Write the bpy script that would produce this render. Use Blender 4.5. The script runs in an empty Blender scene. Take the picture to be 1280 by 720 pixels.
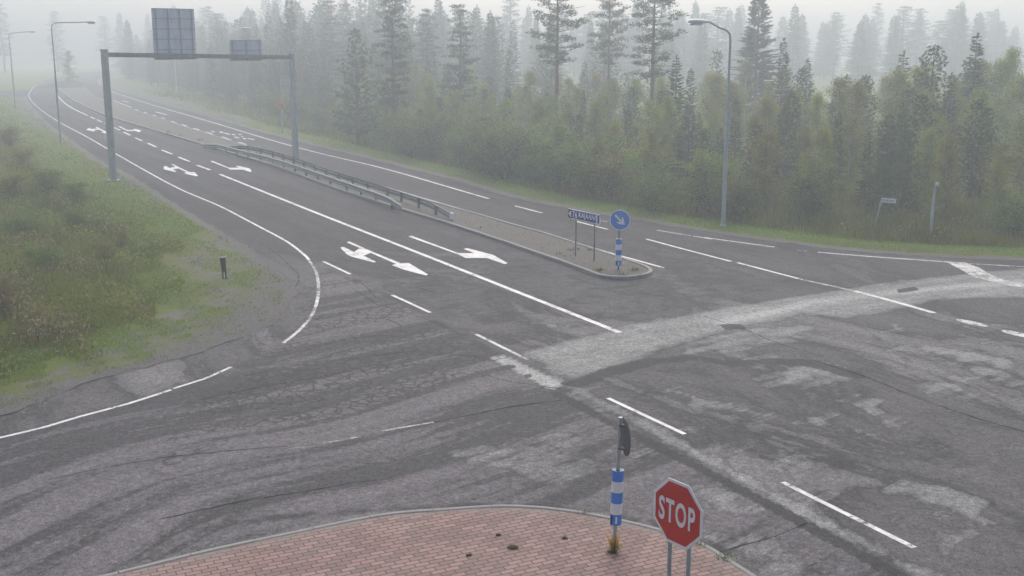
import bpy, math, random
import numpy as np
from mathutils import Vector, Matrix
from mathutils.geometry import delaunay_2d_cdt
R = math.radians
random.seed(7); rng = np.random.default_rng(7)
sc = bpy.context.scene
COL = sc.collection

# ------------------------------------------------------------------ camera, sky, sun, exposure
FPX, HOR, CAMH = 1450.0, 50.0, 8.45
PITCH = math.atan((360 - HOR) / FPX)
cam_d = bpy.data.cameras.new('camera'); cam = bpy.data.objects.new('camera', cam_d); COL.objects.link(cam)
cam.location = (0, 0, CAMH); cam.rotation_euler = (math.pi / 2 - PITCH, 0, 0)
cam_d.sensor_width = 36; cam_d.lens = 36 * FPX / 1280
cam_d.clip_start = 0.1; cam_d.clip_end = 3000
sc.camera = cam
SUN_EL, SUN_ROT = 42, 5          # soft sun ahead, behind the fog bank
w = bpy.data.worlds.new('World'); sc.world = w; w.use_nodes = True
nt = w.node_tree; nt.nodes.clear()
sky = nt.nodes.new('ShaderNodeTexSky'); sky.sky_type = 'NISHITA'; sky.sun_disc = False
sky.sun_elevation = R(SUN_EL); sky.sun_rotation = R(SUN_ROT); sky.air_density = 1.0; sky.dust_density = 6.0; sky.ozone_density = 1.0
hs = nt.nodes.new('ShaderNodeHueSaturation'); hs.inputs['Saturation'].default_value = 0.8
bg = nt.nodes.new('ShaderNodeBackground'); bg.inputs['Strength'].default_value = 0.14
wo = nt.nodes.new('ShaderNodeOutputWorld')
nt.links.new(sky.outputs[0], hs.inputs['Color']); nt.links.new(hs.outputs[0], bg.inputs['Color']); nt.links.new(bg.outputs[0], wo.inputs['Surface'])
sun_d = bpy.data.lights.new('sun', 'SUN'); sun_d.energy = 1.1; sun_d.angle = R(80); sun_d.color = (1, 0.97, 0.93)
sun = bpy.data.objects.new('sun', sun_d); COL.objects.link(sun)
sun.rotation_euler = (R(90 - SUN_EL), 0, R(180 - SUN_ROT))
sc.view_settings.view_transform = 'Standard'; sc.view_settings.look = 'None'
sc.view_settings.exposure = 0.22; sc.view_settings.gamma = 1.0; sc.view_settings.use_curve_mapping = False
sc.cycles.use_denoising = True
sc.cycles.max_bounces = 6; sc.cycles.diffuse_bounces = 3; sc.cycles.volume_bounces = 2; sc.cycles.transparent_max_bounces = 8
HAZE = 0.0031
HAZE_COL = (0.79, 0.88, 0.98, 1)

# ------------------------------------------------------------------ survey: photo point -> ground point (at height z)
def G(u, v, z=0.0):
    x = (u - 640) / FPX; y = -(v - 360) / FPX
    dy = math.cos(PITCH) + y * math.sin(PITCH); dz = -math.sin(PITCH) + y * math.cos(PITCH)
    t = (z - CAMH) / dz
    return Vector((x * t, dy * t, z))
def Z_at(v, Y):                     # height seen at row v standing Y metres ahead
    y = -(v - 360) / FPX
    dy = math.cos(PITCH) + y * math.sin(PITCH); dz = -math.sin(PITCH) + y * math.cos(PITCH)
    return CAMH + dz / dy * Y
def X_at(u, v, Y):
    y = -(v - 360) / FPX
    dy = math.cos(PITCH) + y * math.sin(PITCH)
    return (u - 640) / FPX * Y / dy
def GL(pts, z=0.0): return [G(a, b, z) for a, b in pts]

def smooth(pts, step):
    P = [Vector((p[0], p[1], 0)) for p in pts]
    out = []
    for i in range(len(P) - 1):
        p0 = P[max(i - 1, 0)]; p1 = P[i]; p2 = P[i + 1]; p3 = P[min(i + 2, len(P) - 1)]
        n = max(1, int((p2 - p1).length / step))
        # centripetal-ish tangents limited to the local segment length
        d = (p2 - p1).length
        t1 = (p2 - p0); t1 = t1.normalized() * d if t1.length > 0 else t1
        t2 = (p3 - p1); t2 = t2.normalized() * d if t2.length > 0 else t2
        for k in range(n):
            t = k / n; a = 2*t**3 - 3*t**2 + 1; b = t**3 - 2*t**2 + t; c = -2*t**3 + 3*t**2; e = t**3 - t**2
            out.append(p1 * a + t1 * b + p2 * c + t2 * e)
    out.append(P[-1]); return out

def seg_dist(X, Y, pts):
    """distance, arc length and signed side from points to a polyline (numpy)"""
    best = np.full(X.shape, 1e9); arc = np.zeros(X.shape); side = np.zeros(X.shape); acc = 0.0
    for i in range(len(pts) - 1):
        ax, ay = pts[i][0], pts[i][1]; bx, by = pts[i+1][0], pts[i+1][1]
        dx, dy = bx - ax, by - ay; L2 = dx*dx + dy*dy
        if L2 < 1e-9: continue
        L = math.sqrt(L2)
        t = np.clip(((X-ax)*dx + (Y-ay)*dy) / L2, 0, 1)
        d = np.hypot(X - ax - t*dx, Y - ay - t*dy)
        m = d < best
        best = np.where(m, d, best); arc = np.where(m, acc + t*L, arc)
        side = np.where(m, np.sign((X-ax)*dy - (Y-ay)*dx), side)
        acc += L
    return best, arc, side
def inside(X, Y, poly):
    r = np.zeros(X.shape, bool); n = len(poly)
    for i in range(n):
        x1, y1 = poly[i][0], poly[i][1]; x2, y2 = poly[(i+1) % n][0], poly[(i+1) % n][1]
        if y1 == y2: continue
        c = ((y1 > Y) != (y2 > Y)) & (X < (x2-x1)*(Y-y1)/(y2-y1) + x1)
        r ^= c
    return r
def sstep(a, b, x):
    t = np.clip((x - a) / (b - a), 0, 1); return t*t*(3-2*t)

# ------------------------------------------------------------------ object helpers
def tag(o, label=None, cat=None, group=None, kind=None):
    if label: o['label'] = label
    if cat: o['category'] = cat
    if group: o['group'] = group
    if kind: o['kind'] = kind
    return o
def empty(name, loc, rz=0.0):
    o = bpy.data.objects.new(name, None); COL.objects.link(o); o.location = loc; o.rotation_euler = (0, 0, rz)
    o.empty_display_size = 0.3
    return o
def link(name, me, parent=None):
    o = bpy.data.objects.new(name, me); COL.objects.link(o)
    if parent is not None: o.parent = parent
    return o
def np_mesh(name, V, F, mats, tint=None, smooth_=False):
    V = np.asarray(V, dtype=np.float32); F = np.asarray(F, dtype=np.int32)
    me = bpy.data.meshes.new(name); k = F.shape[1]
    me.vertices.add(len(V)); me.vertices.foreach_set('co', V.ravel())
    me.loops.add(F.size); me.loops.foreach_set('vertex_index', F.ravel())
    me.polygons.add(len(F)); me.polygons.foreach_set('loop_start', np.arange(0, F.size, k, dtype=np.int32))
    me.polygons.foreach_set('loop_total', np.full(len(F), k, dtype=np.int32))
    if smooth_: me.polygons.foreach_set('use_smooth', np.ones(len(F), bool))
    me.update(calc_edges=True)
    if tint is not None:
        a = me.attributes.new('tint', 'FLOAT', 'POINT'); a.data.foreach_set('value', np.asarray(tint, dtype=np.float32))
    for m in (mats if isinstance(mats, (list, tuple)) else [mats]): me.materials.append(m)
    return me

class MB:
    """collects shapes for one mesh"""
    def __init__(s): s.v = []; s.f = []; s.m = []
    def add(s, vs, fs, m=0):
        b = len(s.v); s.v += [Vector(p) for p in vs]; s.f += [[b + i for i in f] for f in fs]; s.m += [m]*len(fs)
    def box(s, c, size, rot=None, m=0):
        x, y, z = size[0]/2, size[1]/2, size[2]/2
        vs = [Vector((a, b, d)) for a in (-x, x) for b in (-y, y) for d in (-z, z)]
        if rot is not None: vs = [rot @ p for p in vs]
        vs = [p + Vector(c) for p in vs]
        s.add(vs, [(0,1,3,2),(4,6,7,5),(0,4,5,1),(2,3,7,6),(0,2,6,4),(1,5,7,3)], m)
    def tube(s, pts, rad, n=10, m=0, cap=True):
        pts = [Vector(p) for p in pts]
        if not isinstance(rad, (list, tuple)): rad = [rad]*len(pts)
        vs = []; fs = []; up = None
        for i, p in enumerate(pts):
            d = (pts[min(i+1, len(pts)-1)] - pts[max(i-1, 0)]).normalized()
            if up is None: up = d.orthogonal().normalized()
            else: up = (up - d * up.dot(d)).normalized()
            si = d.cross(up)
            for k in range(n):
                a = 2*math.pi*k/n; vs.append(p + (up*math.cos(a) + si*math.sin(a)) * rad[i])
        for i in range(len(pts)-1):
            for k in range(n): fs.append((i*n+k, i*n+(k+1) % n, (i+1)*n+(k+1) % n, (i+1)*n+k))
        if cap: fs.append(tuple(reversed(range(n)))); fs.append(tuple(range((len(pts)-1)*n, len(pts)*n)))
        s.add(vs, fs, m)
    def prism(s, poly, h, mat4=None, m=0, z0=0.0):
        n = len(poly)
        vs = [Vector((p[0], p[1], z0)) for p in poly] + [Vector((p[0], p[1], z0+h)) for p in poly]
        if mat4 is not None: vs = [mat4 @ p for p in vs]
        s.add(vs, [tuple(reversed(range(n))), tuple(range(n, 2*n))] + [(i, (i+1) % n, n+(i+1) % n, n+i) for i in range(n)], m)
    def sweep(s, path, prof, m=0, ups=None):
        """prof: closed list of (across, up) swept along path"""
        path = [Vector(p) for p in path]; n = len(prof); vs = []; fs = []
        for i, p in enumerate(path):
            d = path[min(i+1, len(path)-1)] - path[max(i-1, 0)]; d.z = 0; d.normalize()
            a = Vector((d.y, -d.x, 0))
            for (q, r) in prof: vs.append(p + a*q + Vector((0, 0, r)))
        for i in range(len(path)-1):
            for k in range(n): fs.append((i*n+k, i*n+(k+1) % n, (i+1)*n+(k+1) % n, (i+1)*n+k))
        fs.append(tuple(reversed(range(n)))); fs.append(tuple(range((len(path)-1)*n, len(path)*n)))
        s.add(vs, fs, m)
    def build(s, name, mats, parent=None, bevel=0, shade=False):
        me = bpy.data.meshes.new(name); me.from_pydata([tuple(p) for p in s.v], [], s.f)
        ml = mats if isinstance(mats, (list, tuple)) else [mats]
        for m in ml: me.materials.append(m)
        me.polygons.foreach_set('material_index', s.m)
        if shade: me.polygons.foreach_set('use_smooth', [True]*len(me.polygons))
        me.update()
        o = link(name, me, parent)
        if shade:
            md = o.modifiers.new('edge', 'EDGE_SPLIT'); md.split_angle = R(40)
        if bevel:
            md = o.modifiers.new('bevel', 'BEVEL'); md.width = bevel; md.segments = 2; md.limit_method = 'ANGLE'; md.angle_limit = R(40)
        return o

def copy_tree(o, parent=None):
    c = o.copy(); COL.objects.link(c); c.parent = parent
    for ch in list(o.children): copy_tree(ch, c)
    return c

# ------------------------------------------------------------------ materials
def mat(name):
    m = bpy.data.materials.new(name); m.use_nodes = True; nt = m.node_tree
    b = nt.nodes['Principled BSDF']; return m, nt, b
class N:
    def __init__(s, nt): s.nt = nt
    def new(s, t, **k):
        n = s.nt.nodes.new(t)
        for a, v in k.items(): setattr(n, a, v)
        return n
    def l(s, a, b): s.nt.links.new(a, b)
    def noise(s, vec, scale, detail=4, rough=0.55, dist=0.0):
        n = s.new('ShaderNodeTexNoise'); n.inputs['Scale'].default_value = scale; n.inputs['Detail'].default_value = detail
        n.inputs['Roughness'].default_value = rough; n.inputs['Distortion'].default_value = dist
        if vec is not None: s.l(vec, n.inputs['Vector'])
        return n.outputs['Fac']
    def ramp(s, fac, stops, interp='LINEAR'):
        n = s.new('ShaderNodeValToRGB'); r = n.color_ramp; r.interpolation = interp
        while len(r.elements) < len(stops): r.elements.new(0.5)
        for e, (p, c) in zip(r.elements, stops):
            e.position = p; e.color = (c, c, c, 1) if isinstance(c, (int, float)) else (*c, 1)
        s.l(fac, n.inputs[0]); return n.outputs[0]
    def mix(s, fac, a, b, mode='MIX'):
        n = s.new('ShaderNodeMix', data_type='RGBA', blend_type=mode)
        for i, v in ((0, fac), (6, a), (7, b)):
            if hasattr(v, 'links'): s.l(v, n.inputs[i])
            elif i == 0: n.inputs[0].default_value = v
            else: n.inputs[i].default_value = (*v, 1) if len(v) == 3 else v
        return n.outputs[2]
    def math(s, op, a, b=None, c=None, clamp=False):
        n = s.new('ShaderNodeMath', operation=op, use_clamp=clamp)
        for i, v in enumerate((a, b, c)):
            if v is None: continue
            if hasattr(v, 'links'): s.l(v, n.inputs[i])
            else: n.inputs[i].default_value = v
        return n.outputs[0]
    def mapping(s, vec, scale=(1,1,1), rot=(0,0,0), loc=(0,0,0)):
        n = s.new('ShaderNodeMapping'); s.l(vec, n.inputs[0])
        n.inputs['Scale'].default_value = scale; n.inputs['Rotation'].default_value = rot; n.inputs['Location'].default_value = loc
        return n.outputs[0]
    def pos(s): return s.new('ShaderNodeNewGeometry').outputs['Position']
    def obj(s): return s.new('ShaderNodeTexCoord').outputs['Object']
    def bump(s, h, strength, dist, bsdf):
        n = s.new('ShaderNodeBump'); n.inputs['Strength'].default_value = strength; n.inputs['Distance'].default_value = dist
        s.l(h, n.inputs['Height']); s.l(n.outputs[0], bsdf.inputs['Normal'])

def plain(name, col, rough=0.6, metal=0.0, var=0.12, scale=6.0, dirt=None, dirt_amt=0.5):
    m, nt, b = mat(name); n = N(nt)
    p = n.obj()
    f = n.noise(p, scale, 5)
    c = n.mix(f, tuple(x*(1-var*1.6) for x in col), tuple(min(1, x*(1+var*1.6)) for x in col))
    if dirt:
        q = n.mapping(p, (3, 3, 0.7)); d = n.ramp(n.noise(q, scale*0.7, 6, 0.7), [(0.5, 0.0), (0.72, dirt_amt)])
        c = n.mix(d, c, dirt)
    n.l(c, b.inputs['Base Color'])
    b.inputs['Roughness'].default_value = rough; b.inputs['Metallic'].default_value = metal
    return m

M = {}
M['galv'] = plain('galvanised_steel', (0.40, 0.455, 0.465), 0.55, 0.1, 0.16, 3.0, (0.14, 0.13, 0.10), 0.6)
M['galv_dark'] = plain('weathered_steel', (0.17, 0.20, 0.21), 0.55, 0.3, 0.25, 3.0, (0.07, 0.065, 0.06), 0.6)
M['rail'] = plain('guardrail_zinc', (0.17, 0.19, 0.185), 0.5, 0.2, 0.15, 2.0, (0.13, 0.12, 0.10), 0.5)
M['sign_back'] = plain('sign_back_aluminium', (0.56, 0.63, 0.75), 0.55, 0.0, 0.12, 2.0, (0.15, 0.16, 0.17), 0.4)
M['rib'] = plain('sign_rib_aluminium', (0.24, 0.28, 0.33), 0.5, 0.25)
M['lamp_glass'] = plain('lamp_cover', (0.55, 0.58, 0.60), 0.25)
M['lamp_shell'] = plain('lamp_shell', (0.62, 0.68, 0.72), 0.4)
M['white'] = plain('reflective_white', (0.90, 0.92, 0.95), 0.4, 0, 0.05, 5.0, (0.45, 0.45, 0.43), 0.35)
M['red'] = plain('reflective_red', (0.66, 0.018, 0.012), 0.4, 0, 0.07, 4.0, (0.26, 0.03, 0.02), 0.3)
M['blue'] = plain('reflective_blue', (0.050, 0.25, 0.78), 0.38, 0, 0.08, 4.0, (0.03, 0.1, 0.30), 0.3)
M['blue_navy'] = plain('reflective_navy', (0.020, 0.060, 0.30), 0.4, 0, 0.08, 4.0)
M['black'] = plain('black_plastic', (0.018, 0.019, 0.022), 0.5, 0, 0.2)
M['yellow'] = plain('reflective_yellow', (0.62, 0.36, 0.02), 0.45)
M['greypost'] = plain('dark_green_post', (0.028, 0.042, 0.04), 0.6, 0, 0.3, 8.0, (0.10, 0.10, 0.09), 0.6)
M['name_text'] = plain('dark_lettering', (0.05, 0.07, 0.14), 0.5)

def asphalt(detail):
    m, nt, b = mat('asphalt_worn' if detail else 'asphalt'); n = N(nt); p = n.pos()
    rd = n.mapping(p, (1, 1, 1), (0, 0, R(61.8)))               # along the carriageway
    st = n.mapping(rd, (0.05, 0.9, 1))
    streak = n.noise(st, 1.0, 5, 0.6)
    patch = n.noise(p, 0.16, 6, 0.6, 0.6)
    fine = n.noise(p, 9.0, 4, 0.75)
    grain = n.noise(p, 30.0, 3, 0.9)
    base = n.mix(n.ramp(patch, [(0.35, 0), (0.65, 1)]), (0.034, 0.031, 0.037), (0.050, 0.046, 0.053))
    base = n.mix(n.ramp(streak, [(0.42, 0), (0.6, 0.5)]), base, (0.078, 0.072, 0.081))
    rough = 0.8
    if detail:
        at = n.new('ShaderNodeAttribute', attribute_name='wear'); sep = n.new('ShaderNodeSeparateColor'); n.l(at.outputs['Color'], sep.inputs[0])
        light, dark, sweep = sep.outputs[0], sep.outputs[1], sep.outputs[2]
        crack = at.outputs['Alpha']
        sw = n.new('ShaderNodeAttribute', attribute_name='sweep').outputs['Vector']
        # tyre streaks that follow the turning sweep
        sv = n.mapping(sw, (0.035, 1.0, 1))
        s1 = n.noise(sv, 1.0, 7, 0.62, 0.12)
        s2 = n.noise(n.mapping(sw, (0.22, 1.6, 1), loc=(7, 3, 0)), 1.0, 8, 0.72, 0.35)
        pf = n.noise(p, 14.0, 3, 0.8)
        s0 = n.noise(n.mapping(sw, (0.07, 0.30, 1), loc=(2, 5, 0)), 1.0, 8, 0.66, 0.5); pm = n.noise(p, 5.0, 5, 0.8)
        s1p = n.math('ADD', n.math('MULTIPLY', s1, 0.30), n.math('MULTIPLY', s2, 0.20)); s1p = n.math('ADD', s1p, n.math('MULTIPLY', s0, 0.32)); s1p = n.math('ADD', s1p, n.math('MULTIPLY', pm, 0.13)); s1p = n.math('ADD', s1p, n.math('MULTIPLY', pf, 0.05))
        sc_ = n.ramp(s1p, [(0.42, (0.056, 0.053, 0.059)), (0.46, (0.068, 0.064, 0.071)), (0.484, (0.052, 0.050, 0.055)), (0.497, (0.100, 0.093, 0.103)), (0.53, (0.128, 0.118, 0.130)), (0.60, (0.150, 0.138, 0.152))])
        base = n.mix(sweep, base, sc_)
        # irregular dry and damp areas of the main road, darker along their rims
        g0 = n.noise(n.mapping(rd, (0.11, 0.26, 1)), 1.0, 9, 0.62, 0.7)
        gg = n.math('ADD', n.math('MULTIPLY', g0, 0.9), n.math('MULTIPLY', n.noise(p, 4.0, 5, 0.8), 0.1))
        gc = n.ramp(gg, [(0.40, (0.125, 0.119, 0.126)), (0.47, (0.098, 0.093, 0.100)), (0.516, (0.050, 0.048, 0.052)), (0.532, (0.130, 0.124, 0.131)), (0.60, (0.190, 0.183, 0.192))])
        sy = n.new('ShaderNodeSeparateXYZ'); n.l(p, sy.inputs[0])
        near = n.ramp(n.math('DIVIDE', n.math('SUBTRACT', n.math('ADD', sy.outputs[1], n.math('MULTIPLY', n.noise(p, 0.25, 3), 6.0)), 30.0), 32.0), [(0.12, 1.0), (0.50, 0.42), (0.95, 0.0)])
        base = n.mix(n.math('MULTIPLY', n.math('MULTIPLY', n.math('SUBTRACT', 1.0, sweep, clamp=True), 0.78), near), base, gc)
        # light worn band and dry patches with ragged edges
        nl = n.noise(p, 0.9, 8, 0.65, 0.8)
        nl2 = n.noise(n.mapping(sw, (0.10, 1.5, 1), loc=(3, 9, 0)), 1.0, 8, 0.68)
        a = n.math('MULTIPLY_ADD', nl, 0.5, n.math('SUBTRACT', light, 0.25))
        a = n.math('MULTIPLY_ADD', nl2, 0.75, n.math('SUBTRACT', a, 0.375))
        lm = n.ramp(a, [(0.29, 0.0), (0.40, 0.26), (0.70, 0.62), (1.0, 1.0)])
        base = n.mix(lm, base, (0.37, 0.37, 0.37))
        rim = n.ramp(a, [(0.22, 0.0), (0.28, 0.35), (0.33, 0.0)])
        base = n.mix(rim, base, (0.038, 0.037, 0.040))
        d = n.math('MULTIPLY_ADD', nl, 0.5, n.math('SUBTRACT', dark, 0.25))
        dm = n.ramp(d, [(0.42, 0.0), (0.50, 0.85), (0.9, 1.0)])
        base = n.mix(dm, base, (0.040, 0.040, 0.043))
        # alligator cracks
        vo = n.new('ShaderNodeTexVoronoi', feature='DISTANCE_TO_EDGE'); vo.inputs['Scale'].default_value = 2.8
        wv = n.new('ShaderNodeVectorMath', operation='ADD'); nc = n.new('ShaderNodeTexNoise'); nc.inputs['Scale'].default_value = 2.5; nc.inputs['Detail'].default_value = 4
        n.l(p, nc.inputs['Vector']); n.l(p, wv.inputs[0])
        sc2 = n.new('ShaderNodeVectorMath', operation='SCALE'); sc2.inputs['Scale'].default_value = 0.5; n.l(nc.outputs['Color'], sc2.inputs[0]); n.l(sc2.outputs[0], wv.inputs[1])
        n.l(wv.outputs[0], vo.inputs['Vector'])
        cr = n.ramp(vo.outputs['Distance'], [(0.0, 1.0), (0.06, 0.85), (0.12, 0.0)])
        cm = n.ramp(n.math('MULTIPLY', crack, n.ramp(n.noise(n.mapping(sw, (0.12, 0.6, 1)), 1.0, 5, 0.6), [(0.42, 0.0), (0.54, 1.0)])), [(0.25, 0), (0.6, 1)])
        base = n.mix(n.math('MULTIPLY', cr, n.math('MULTIPLY', cm, 0.85)), base, (0.035, 0.034, 0.035))
    mott = n.noise(p, 3.2, 6, 0.8, 0.3)
    base = n.mix(n.ramp(mott, [(0.34, 0.0), (0.50, 0.5), (0.66, 1.0)]), n.mix(0.28, base, (0.015, 0.015, 0.015)), n.mix(1.0, base, (1.2, 1.2, 1.2), 'MULTIPLY'))
    base = n.mix(n.ramp(fine, [(0.34, 0.0), (0.66, 1.0)]), n.mix(0.36, base, (0.012, 0.012, 0.012)), n.mix(1.0, base, (1.45, 1.45, 1.45), 'MULTIPLY'))
    base = n.mix(n.ramp(grain, [(0.38, 0.0), (0.62, 1.0)]), n.mix(0.42, base, (0.012, 0.012, 0.012)), n.mix(1.0, base, (1.6, 1.58, 1.6), 'MULTIPLY'))
    base = n.mix(1.0, base, (0.98, 1.015, 0.985), 'MULTIPLY')
    n.l(base, b.inputs['Base Color'])
    b.inputs['Roughness'].default_value = rough
    b.inputs['Specular IOR Level'].default_value = 0.06
    n.bump(n.math('ADD', grain, n.math('MULTIPLY', fine, 0.6)), 0.35, 0.006, b)
    return m
M['asphalt_d'] = asphalt(True); M['asphalt'] = asphalt(False)

def paint(name, col, wear=0.48, soft=0.06):
    m, nt, b = mat(name); n = N(nt); p = n.pos()
    f = n.noise(p, 8, 8, 0.85); g = n.noise(p, 1.0, 3)
    a = n.math('ADD', n.math('MULTIPLY', f, 0.65), n.math('MULTIPLY', g, 0.35))
    al = n.ramp(a, [(max(0, wear - soft), 0.0), (wear + soft, 1.0)])
    n.l(n.mix(n.ramp(n.noise(p, 2.5, 7, 0.7), [(0.38, 0.0), (0.6, 1.0)]), tuple(c*0.66 for c in col), col), b.inputs['Base Color']); n.l(al, b.inputs['Alpha'])
    b.inputs['Roughness'].default_value = 0.55
    return m
M['crack'] = paint('road_crack', (0.022, 0.021, 0.022), 0.44, 0.08)
_cb = M['crack'].node_tree.nodes['Principled BSDF']; _cb.inputs['Roughness'].default_value = 1.0; _cb.inputs['Specular IOR Level'].default_value = 0.0
M['paint'] = paint('road_paint', (0.66, 0.67, 0.69), 0.425, 0.045)
M['paint_worn'] = paint('road_paint_worn', (0.58, 0.59, 0.60), 0.47, 0.06)
M['paint_faint'] = paint('road_paint_faint', (0.52, 0.52, 0.52), 0.50, 0.08)

def verge_mat(name, kind):
    """attribute 'edge' = metres from the asphalt"""
    m, nt, b = mat(name); n = N(nt); p = n.pos()
    e = n.new('ShaderNodeAttribute', attribute_name='edge').outputs['Fac']
    g = n.new('ShaderNodeAttribute', attribute_name='grassy').outputs['Fac']
    n1 = n.noise(p, 0.7, 7, 0.7, 0.4); n2 = n.noise(p, 7, 6, 0.75); n3 = n.noise(p, 35, 3, 0.8); n4 = n.noise(p, 0.15, 4)
    gravel = n.mix(n3, (0.075, 0.072, 0.070), (0.27, 0.26, 0.25))
    gravel = n.mix(n.ramp(n2, [(0.35, 0), (0.7, 0.6)]), gravel, (0.13, 0.12, 0.11))
    gr = n.mix(n2, (0.065, 0.105, 0.014), (0.215, 0.290, 0.045))
    gr = n.mix(n.ramp(n4, [(0.4, 0), (0.62, 0.7)]), gr, (0.17, 0.165, 0.06))
    gr = n.mix(n.ramp(n3, [(0.35, 0.5), (0.6, 0.0)]), gr, (0.03, 0.03, 0.015))
    k = n.math('ADD', g, n.math('MULTIPLY', n.math('SUBTRACT', n1, 0.5), 1.5))
    k = n.math('ADD', k, n.math('MULTIPLY', n.math('SUBTRACT', n2, 0.5), 1.7))
    n.l(n.mix(n.ramp(k, [(0.42, 0), (0.60, 1)]), gravel, gr), b.inputs['Base Color'])
    b.inputs['Roughness'].default_value = 0.95; b.inputs['Specular IOR Level'].default_value = 0.15
    n.bump(n.math('ADD', n3, n2), 0.8, 0.05, b)
    return m
M['verge'] = verge_mat('verge_soil_and_grass', 0)

def soil(name, a_, b_, sc1=1.2, sc2=22):
    m, nt, b = mat(name); n = N(nt); p = n.pos()
    c = n.mix(n.noise(p, sc1, 6, 0.65), a_, b_)
    c = n.mix(n.ramp(n.noise(p, sc2, 4, 0.8), [(0.3, 0.55), (0.5, 0.0)]), c, tuple(x*0.45 for x in a_))
    c = n.mix(n.ramp(n.noise(p, sc2*1.7, 3, 0.8), [(0.56, 0.0), (0.72, 0.6)]), c, tuple(min(1, x*1.7) for x in b_))
    n.l(c, b.inputs['Base Color']); b.inputs['Roughness'].default_value = 0.95
    n.bump(n.noise(p, sc2, 4, 0.8), 0.7, 0.03, b)
    return m
M['median'] = soil('median_dirt', (0.085, 0.078, 0.068), (0.135, 0.124, 0.110))
M['forest_floor'] = soil('forest_floor', (0.03, 0.035, 0.015), (0.07, 0.065, 0.03), 0.4, 6)
M['kerb'] = soil('kerb_concrete', (0.26, 0.26, 0.25), (0.36, 0.36, 0.345), 3, 30)
M['moss'] = soil('moss', (0.10, 0.085, 0.035), (0.17, 0.15, 0.05), 10, 40)

def bricks():
    m, nt, b = mat('red_block_paving'); n = N(nt); p = n.pos()
    q = n.mapping(p, (1, 1, 1), (0, 0, -R(26.5)), (0.03, 0.05, 0))
    br = n.new('ShaderNodeTexBrick', offset=0.5)
    n.l(q, br.inputs['Vector'])
    br.inputs['Scale'].default_value = 1.0; br.inputs['Brick Width'].default_value = 0.252; br.inputs['Row Height'].default_value = 0.122
    br.inputs['Mortar Size'].default_value = 0.010; br.inputs['Mortar Smooth'].default_value = 0.15; br.inputs['Bias'].default_value = 0.0
    br.inputs['Color1'].default_value = (0.33, 0.195, 0.175, 1); br.inputs['Color2'].default_value = (0.19, 0.118, 0.108, 1); br.inputs['Mortar'].default_value = (0.032, 0.028, 0.026, 1)
    # slow wander between pinkish and greyish blocks
    big = n.ramp(n.noise(p, 0.9, 4, 0.6), [(0.38, 0.0), (0.62, 0.75)])
    c = n.mix(big, br.outputs['Color'], n.mix(1.0, br.outputs['Color'], (1.02, 1.12, 1.12), 'MULTIPLY'))
    st = n.ramp(n.noise(p, 2.2, 6, 0.7), [(0.55, 0.0), (0.75, 0.35)])
    c = n.mix(st, c, (0.17, 0.12, 0.10))
    ef = n.new('ShaderNodeAttribute', attribute_name='edge').outputs['Fac']
    em = n.math('MULTIPLY', n.ramp(ef, [(0.0, 1.0), (0.35, 0.0)]), n.ramp(n.noise(p, 1.5, 4), [(0.35, 0.2), (0.6, 0.9)]))
    c = n.mix(em, c, (0.22, 0.21, 0.195))
    gfine = n.noise(p, 45, 4, 0.8)
    c = n.mix(n.ramp(gfine, [(0.3, 0.30), (0.55, 0.0)]), c, (0.09, 0.07, 0.065))
    c = n.mix(n.ramp(n.noise(p, 70, 2, 0.8), [(0.5, 0.0), (0.8, 0.22)]), c, (0.5, 0.42, 0.38))
    n.l(c, b.inputs['Base Color']); b.inputs['Roughness'].default_value = 0.85
    h = n.math('SUBTRACT', n.math('MULTIPLY', gfine, 0.2), br.outputs['Fac'])
    n.bump(h, 0.6, 0.008, b)
    return m
M['brick'] = bricks()

def leaf(name, dark, light, trans=0.3, rand=0.25):
    m, nt, b = mat(name); n = N(nt)
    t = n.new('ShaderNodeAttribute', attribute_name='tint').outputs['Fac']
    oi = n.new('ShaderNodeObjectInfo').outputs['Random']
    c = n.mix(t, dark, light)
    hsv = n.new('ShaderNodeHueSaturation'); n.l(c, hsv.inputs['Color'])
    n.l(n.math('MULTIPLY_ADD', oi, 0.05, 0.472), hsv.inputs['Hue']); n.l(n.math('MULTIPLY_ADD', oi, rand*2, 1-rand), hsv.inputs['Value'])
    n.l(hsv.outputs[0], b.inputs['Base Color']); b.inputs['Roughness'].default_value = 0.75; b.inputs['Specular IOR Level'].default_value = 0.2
    tr = n.new('ShaderNodeBsdfTranslucent'); n.l(hsv.outputs[0], tr.inputs['Color'])
    mx = n.new('ShaderNodeMixShader'); mx.inputs[0].default_value = trans
    n.l(b.outputs[0], mx.inputs[1]); n.l(tr.outputs[0], mx.inputs[2]); n.l(mx.outputs[0], nt.nodes['Material Output'].inputs['Surface'])
    return m
M['spruce'] = leaf('spruce_needles', (0.022, 0.050, 0.012), (0.130, 0.190, 0.040))
M['pine'] = leaf('pine_needles', (0.022, 0.050, 0.018), (0.115, 0.170, 0.050))
M['birch'] = leaf('birch_leaves', (0.100, 0.140, 0.018), (0.400, 0.410, 0.060), 0.4)
M['willow'] = leaf('willow_leaves', (0.055, 0.095, 0.018), (0.260, 0.320, 0.070), 0.35)
M['yellowbush'] = leaf('yellowing_leaves', (0.10, 0.095, 0.02), (0.36, 0.32, 0.07), 0.35)
M['grass'] = leaf('grass_blades', (0.080, 0.140, 0.012), (0.350, 0.460, 0.060), 0.3, 0)
M['straw'] = leaf('dry_stalks', (0.12, 0.10, 0.045), (0.40, 0.34, 0.17), 0.2, 0)
M['weed'] = leaf('weed_leaves', (0.065, 0.100, 0.016), (0.330, 0.370, 0.070), 0.3, 0)
M['flower'] = leaf('seed_heads', (0.25, 0.24, 0.20), (0.60, 0.58, 0.52), 0.3, 0)
M['bark'] = plain('bark', (0.10, 0.075, 0.06), 0.9, 0, 0.35, 4)
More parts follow.
